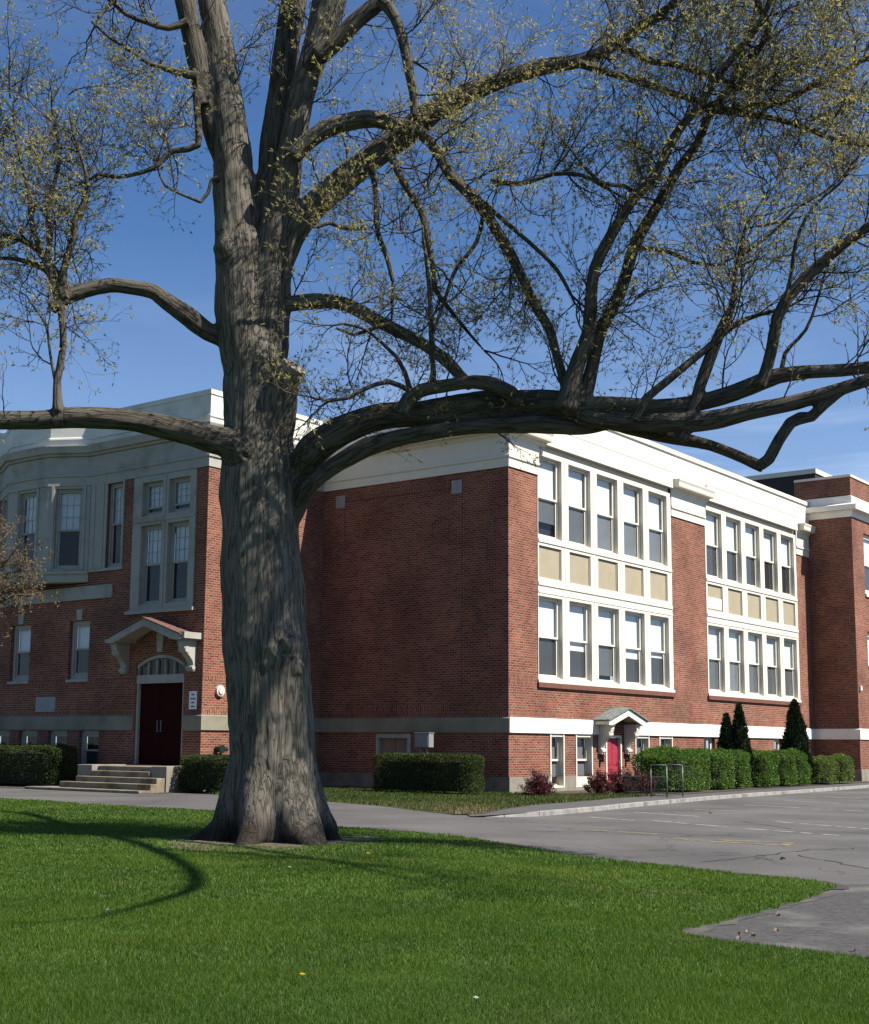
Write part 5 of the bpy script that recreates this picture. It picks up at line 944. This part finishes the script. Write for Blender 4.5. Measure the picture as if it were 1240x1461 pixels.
# ---------------- bike rack, meter box ----------------
def barline(mb,pts,r,n=8):
    for a,b in zip(pts,pts[1:]): mb.cyl(a,b,r,n=n)
BRK=empty('bike_rack',at_b(1.1,-5.25),RZ); tag(BRK,'galvanised steel bike rack with upright bars beside the green shrubs','bike rack')
for x in (0,1.12):
    mb=MB(); arc=[(x,0,0),(x,0,.95)]+[(x,.06-.06*math.cos(t),.95+.06*math.sin(t)) for t in (.5,1.0,1.57)]+[(x,.5,1.01)]+[(x,.5+.06*math.sin(t),.95+.06*math.cos(t)) for t in (.6,1.1,1.57)]+[(x,.56,0)]
    barline(mb,arc,.02); mb.build('end_frame',GALV,BRK,smooth=True)
    for y in (.14,.28,.42): mb=MB(); mb.cyl((x,y,.1),(x,y,1.0),.010,n=6); mb.build('bar',STEEL,BRK)
mb=MB()
for y,z in ((.06,.12),(.5,.12),(1.5,.12),(1.5,.62),(.56,.62)): mb.cyl((0,y,z),(1.12,y,z),.016,n=8)
for x in (0,1.12):
    for z in (.12,.62): mb.cyl((x,.56,z),(x,1.5,z),.016,n=8)
mb.build('rail',STEEL,BRK)
for x in (0,1.12):
    for i in range(8): y=.56+.94*(i+1)/8; mb=MB(); mb.cyl((x,y,0 if i==7 else .12),(x,y,.62),.010,n=6); mb.build('bar',STEEL,BRK)
for i in range(1,7): mb=MB(); x=1.12*i/7; mb.cyl((x,1.5,.12),(x,1.5,.62),.010,n=6); mb.build('bar',STEEL,BRK)
EB=empty('meter_box',at_b(-.85,2.9),RZ); tag(EB,'grey metal meter box on two posts behind the freestanding clipped hedge','meter box')
mb=MB(); mb.box(-.14,.14,-.3,.3,1.5,1.97); mb.box(-.16,.16,-.32,.32,1.97,2.0); mb.box(-.155,-.14,-.26,.26,1.54,1.93); mb.build('box',BOXG,EB,bevel=.01)
for y in (-.12,.14): mb=MB(); mb.cyl((0,y,0),(0,y,1.5),.04,n=10); mb.build('post',BOXG,EB)
# ---------------- flowers and fallen leaves ----------------
DAN=noise_mat('dandelion_yellow',(.65,.46,.02),(.75,.55,.04),20,.7); STM=noise_mat('flower_stem',(.06,.12,.02),(.08,.15,.03),20,.7); PUFF=noise_mat('seed_head',(.55,.55,.5),(.65,.65,.6),20,.8)
def flower(x,y,m,r,label,grp):
    o=empty('dandelion',(x,y,hz(x,y))); tag(o,label,'flower',grp); mb=MB(); mb.cyl((0,0,0),(.005,0,.085),.0035,n=5); mb.build('stem',STM,o)
    mb=MB()
    for k in range(22):
        a=k*2.399; q=(k/22)**.5; mb.face([(0,0,.085),(math.cos(a-.25)*r*q,math.sin(a-.25)*r*q,.095+.012*(1-q)),(math.cos(a)*r*q*1.15,math.sin(a)*r*q*1.15,.095+.01*(1-q)),(math.cos(a+.25)*r*q,math.sin(a+.25)*r*q,.095+.012*(1-q))])
    mb.build('petals',m,o)
flower(-.72,9.17,DAN,.02,'brightest yellow dandelion in the nearest grass','dandelions')
flower(-.62,19.15,DAN,.03,'yellow dandelion just right of the oak trunk base','dandelions')
flower(-1.51,16.93,PUFF,.02,'white dandelion seed head in front of the oak base','dandelions')
flower(-2.76,12.53,PUFF,.02,'white dandelion seed head at left in the lawn','dandelions')
flower(.39,8.4,PUFF,.018,'white dandelion seed head nearest the bottom edge','dandelions')
DRY=[noise_mat('dry_leaf_%s'%n,tuple(v*.8 for v in c),c,9,.85) for n,c in (('tan',(.40,.30,.2)),('brown',(.20,.12,.07)))]
for i,(x,y,l) in enumerate([(3.10,12.76,'dry leaf on the old path'),(3.08,12.52,'dry leaf on the old path'),(2.98,12.6,'dry leaf on the old path'),(3.4,12.9,'dry leaf on the old path'),(2.9,12.3,'dry leaf on the old path'),(3.72,14.05,'dry leaf on the old path'),(3.74,11.72,'dark dry leaf by the path edge'),(7.64,35.12,'brown dry leaf by the kerb'),(5.69,21.11,'brown dry leaf out on the car park')]):
    rg=random.Random(i); mb=MB(); s=.035 if i<7 else .06; pts=[]
    for k in range(10):
        a=2*math.pi*k/10; r=s*(1 if k%2 else .62); pts.append((math.cos(a)*r*.6,math.sin(a)*r,.02*math.cos(a*2)+.018))
    for k in range(10): mb.face([(0,0,.012),pts[k],pts[(k+1)%10]])
    o=mb.build('fallen_leaf',DRY[i in (6,7,8)]); o.location=(x,y,hz(x,y)+.008); o.rotation_euler=(rg.uniform(-.3,.3),rg.uniform(-.3,.3),rg.uniform(0,6)); tag(o,l+(' with scattered others' if 'old path' in l else ''),'leaf','dry leaves on the paving')
# ---------------- grass ----------------
def inside(poly,x,y):
    c=np.zeros(len(x),bool); n=len(poly)
    for i in range(n):
        x0,y0=poly[i]; x1,y1=poly[(i+1)%n]
        k=((y0>y)!=(y1>y)); c^=k&(x<(x1-x0)*(y-y0)/((y1-y0) or 1e-9)+x0)
    return c
GR=leaf_mat('grass_blade',(.064,.140,.015),(.190,.300,.030),(.44,.42,.13),.5,.5,.25)
GRD=leaf_mat('verge_blade',(.05,.10,.012),(.13,.15,.04),(.26,.20,.11),.3,.6,.2)
def vnoise(x,y,s,seed):
    r=np.random.default_rng(seed).random((64,64)); X,Y=x/s,y/s; i,j=np.floor(X).astype(int),np.floor(Y).astype(int); fx,fy=X-i,Y-j; fx=fx*fx*(3-2*fx); fy=fy*fy*(3-2*fy); g=lambda a,b:r[a%64,b%64]
    return (g(i,j)*(1-fx)+g(i+1,j)*fx)*(1-fy)+(g(i,j+1)*(1-fx)+g(i+1,j+1)*fx)*fy
def blades(name,poly,zones,h,m,seed,tintf,zoff=0,base=hz):
    rg=np.random.default_rng(seed); VV=[];TT=[]
    for (x0,x1,y0,y1,den,w) in zones:
        n=int((x1-x0)*(y1-y0)*den); x=rg.uniform(x0,x1,n); y=rg.uniform(y0,y1,n); k=inside(poly,x,y)&(np.abs(x)<y*.42+1.2)
        rr=np.hypot(x+2.32,y-22.7); k&=(rr>.75)&(rg.random(n)<np.clip((rr-1.15)/1.0*(.3+1.3*vnoise(x,y,.4,12)),.05,1)); x,y=x[k],y[k]; n=len(x)
        cl=vnoise(x,y,.35,1)*.6+vnoise(x,y,1.3,2)*.4; L=h*(.55+.9*cl)*rg.uniform(.6,1.2,n); a=rg.uniform(0,2*np.pi,n); b=rg.uniform(0,2*np.pi,n); ln=rg.uniform(.15,.75,n)
        z=np.array([base(q,0) for q in x])+zoff; W=w*rg.uniform(.7,1.3,n)
        bx,by=np.cos(a)*W/2,np.sin(a)*W/2; dx,dy=np.cos(b)*ln*L,np.sin(b)*ln*L
        VV.append(np.stack([np.stack([x-bx,y-by,z],1),np.stack([x+bx,y+by,z],1),np.stack([x+dx,y+dy,z+L],1)],1).reshape(-1,3)); TT.append(np.repeat(tintf(x,y,rg),3))
    V1=np.concatenate(VV); print(name,len(V1)//3); o=np_mesh(name,V1,np.arange(len(V1)).reshape(-1,3),[m],None,{'tint':('FLOAT',np.concatenate(TT))}); o['kind']='stuff'; return o
def lt(x,y,rg):
    p=vnoise(x,y,1.9,3)*.5+vnoise(x,y,.6,4)*.3+vnoise(x,y,4.5,5)*.2; yel=np.clip((y-11)/10,0,1)*np.clip((x+1)/4,0,1)
    bare=np.clip(1-np.abs(np.hypot((x+2.6)*.8,y-21.3)-.6)/1.1,0,1)
    q=np.clip((vnoise(x,y,2.6,14)*.6+vnoise(x,y,.8,15)*.4-.42)*2.8,0,1)*np.clip((y-8)/6,.15,1)
    return np.clip(.02+.5*p+.34*q+.36*yel*vnoise(x,y,.9,8)+rg.normal(0,.16,len(x))+.3*bare,0,1)
blades('grass',LAWN_POLY,[(-6,7,6.5,10,9500,.0045),(-7,7,10,14,5200,.007),(-9,7,14,20,2000,.013),(-12,7,20,28,700,.021),(-18,2,28,40,420,.03)],.038,GR,9,lt,.012)
vpoly=vp[:9]+[Wd(2.2,-4.3),Wd(2.0,-3.6),Wd(-.2,-.9),Wd(-.3,0.05),Wd(0.0,0.05),Wd(0,8.4),Wd(-6,8.4),Wd(-6.1,8.0),(-6.6,43.0),(-5.4,41.2)]
blades('grass',vpoly,[(-7,10,31,56,330,.028)],.085,GRD,10,lambda x,y,rg:np.clip(vnoise(x,y,1.5,6)*.75+.55*np.clip((38.5-y+x*.8)/6,-.3,1)+rg.normal(0,.15,len(x)),0,1),.006,lambda x,y:0)
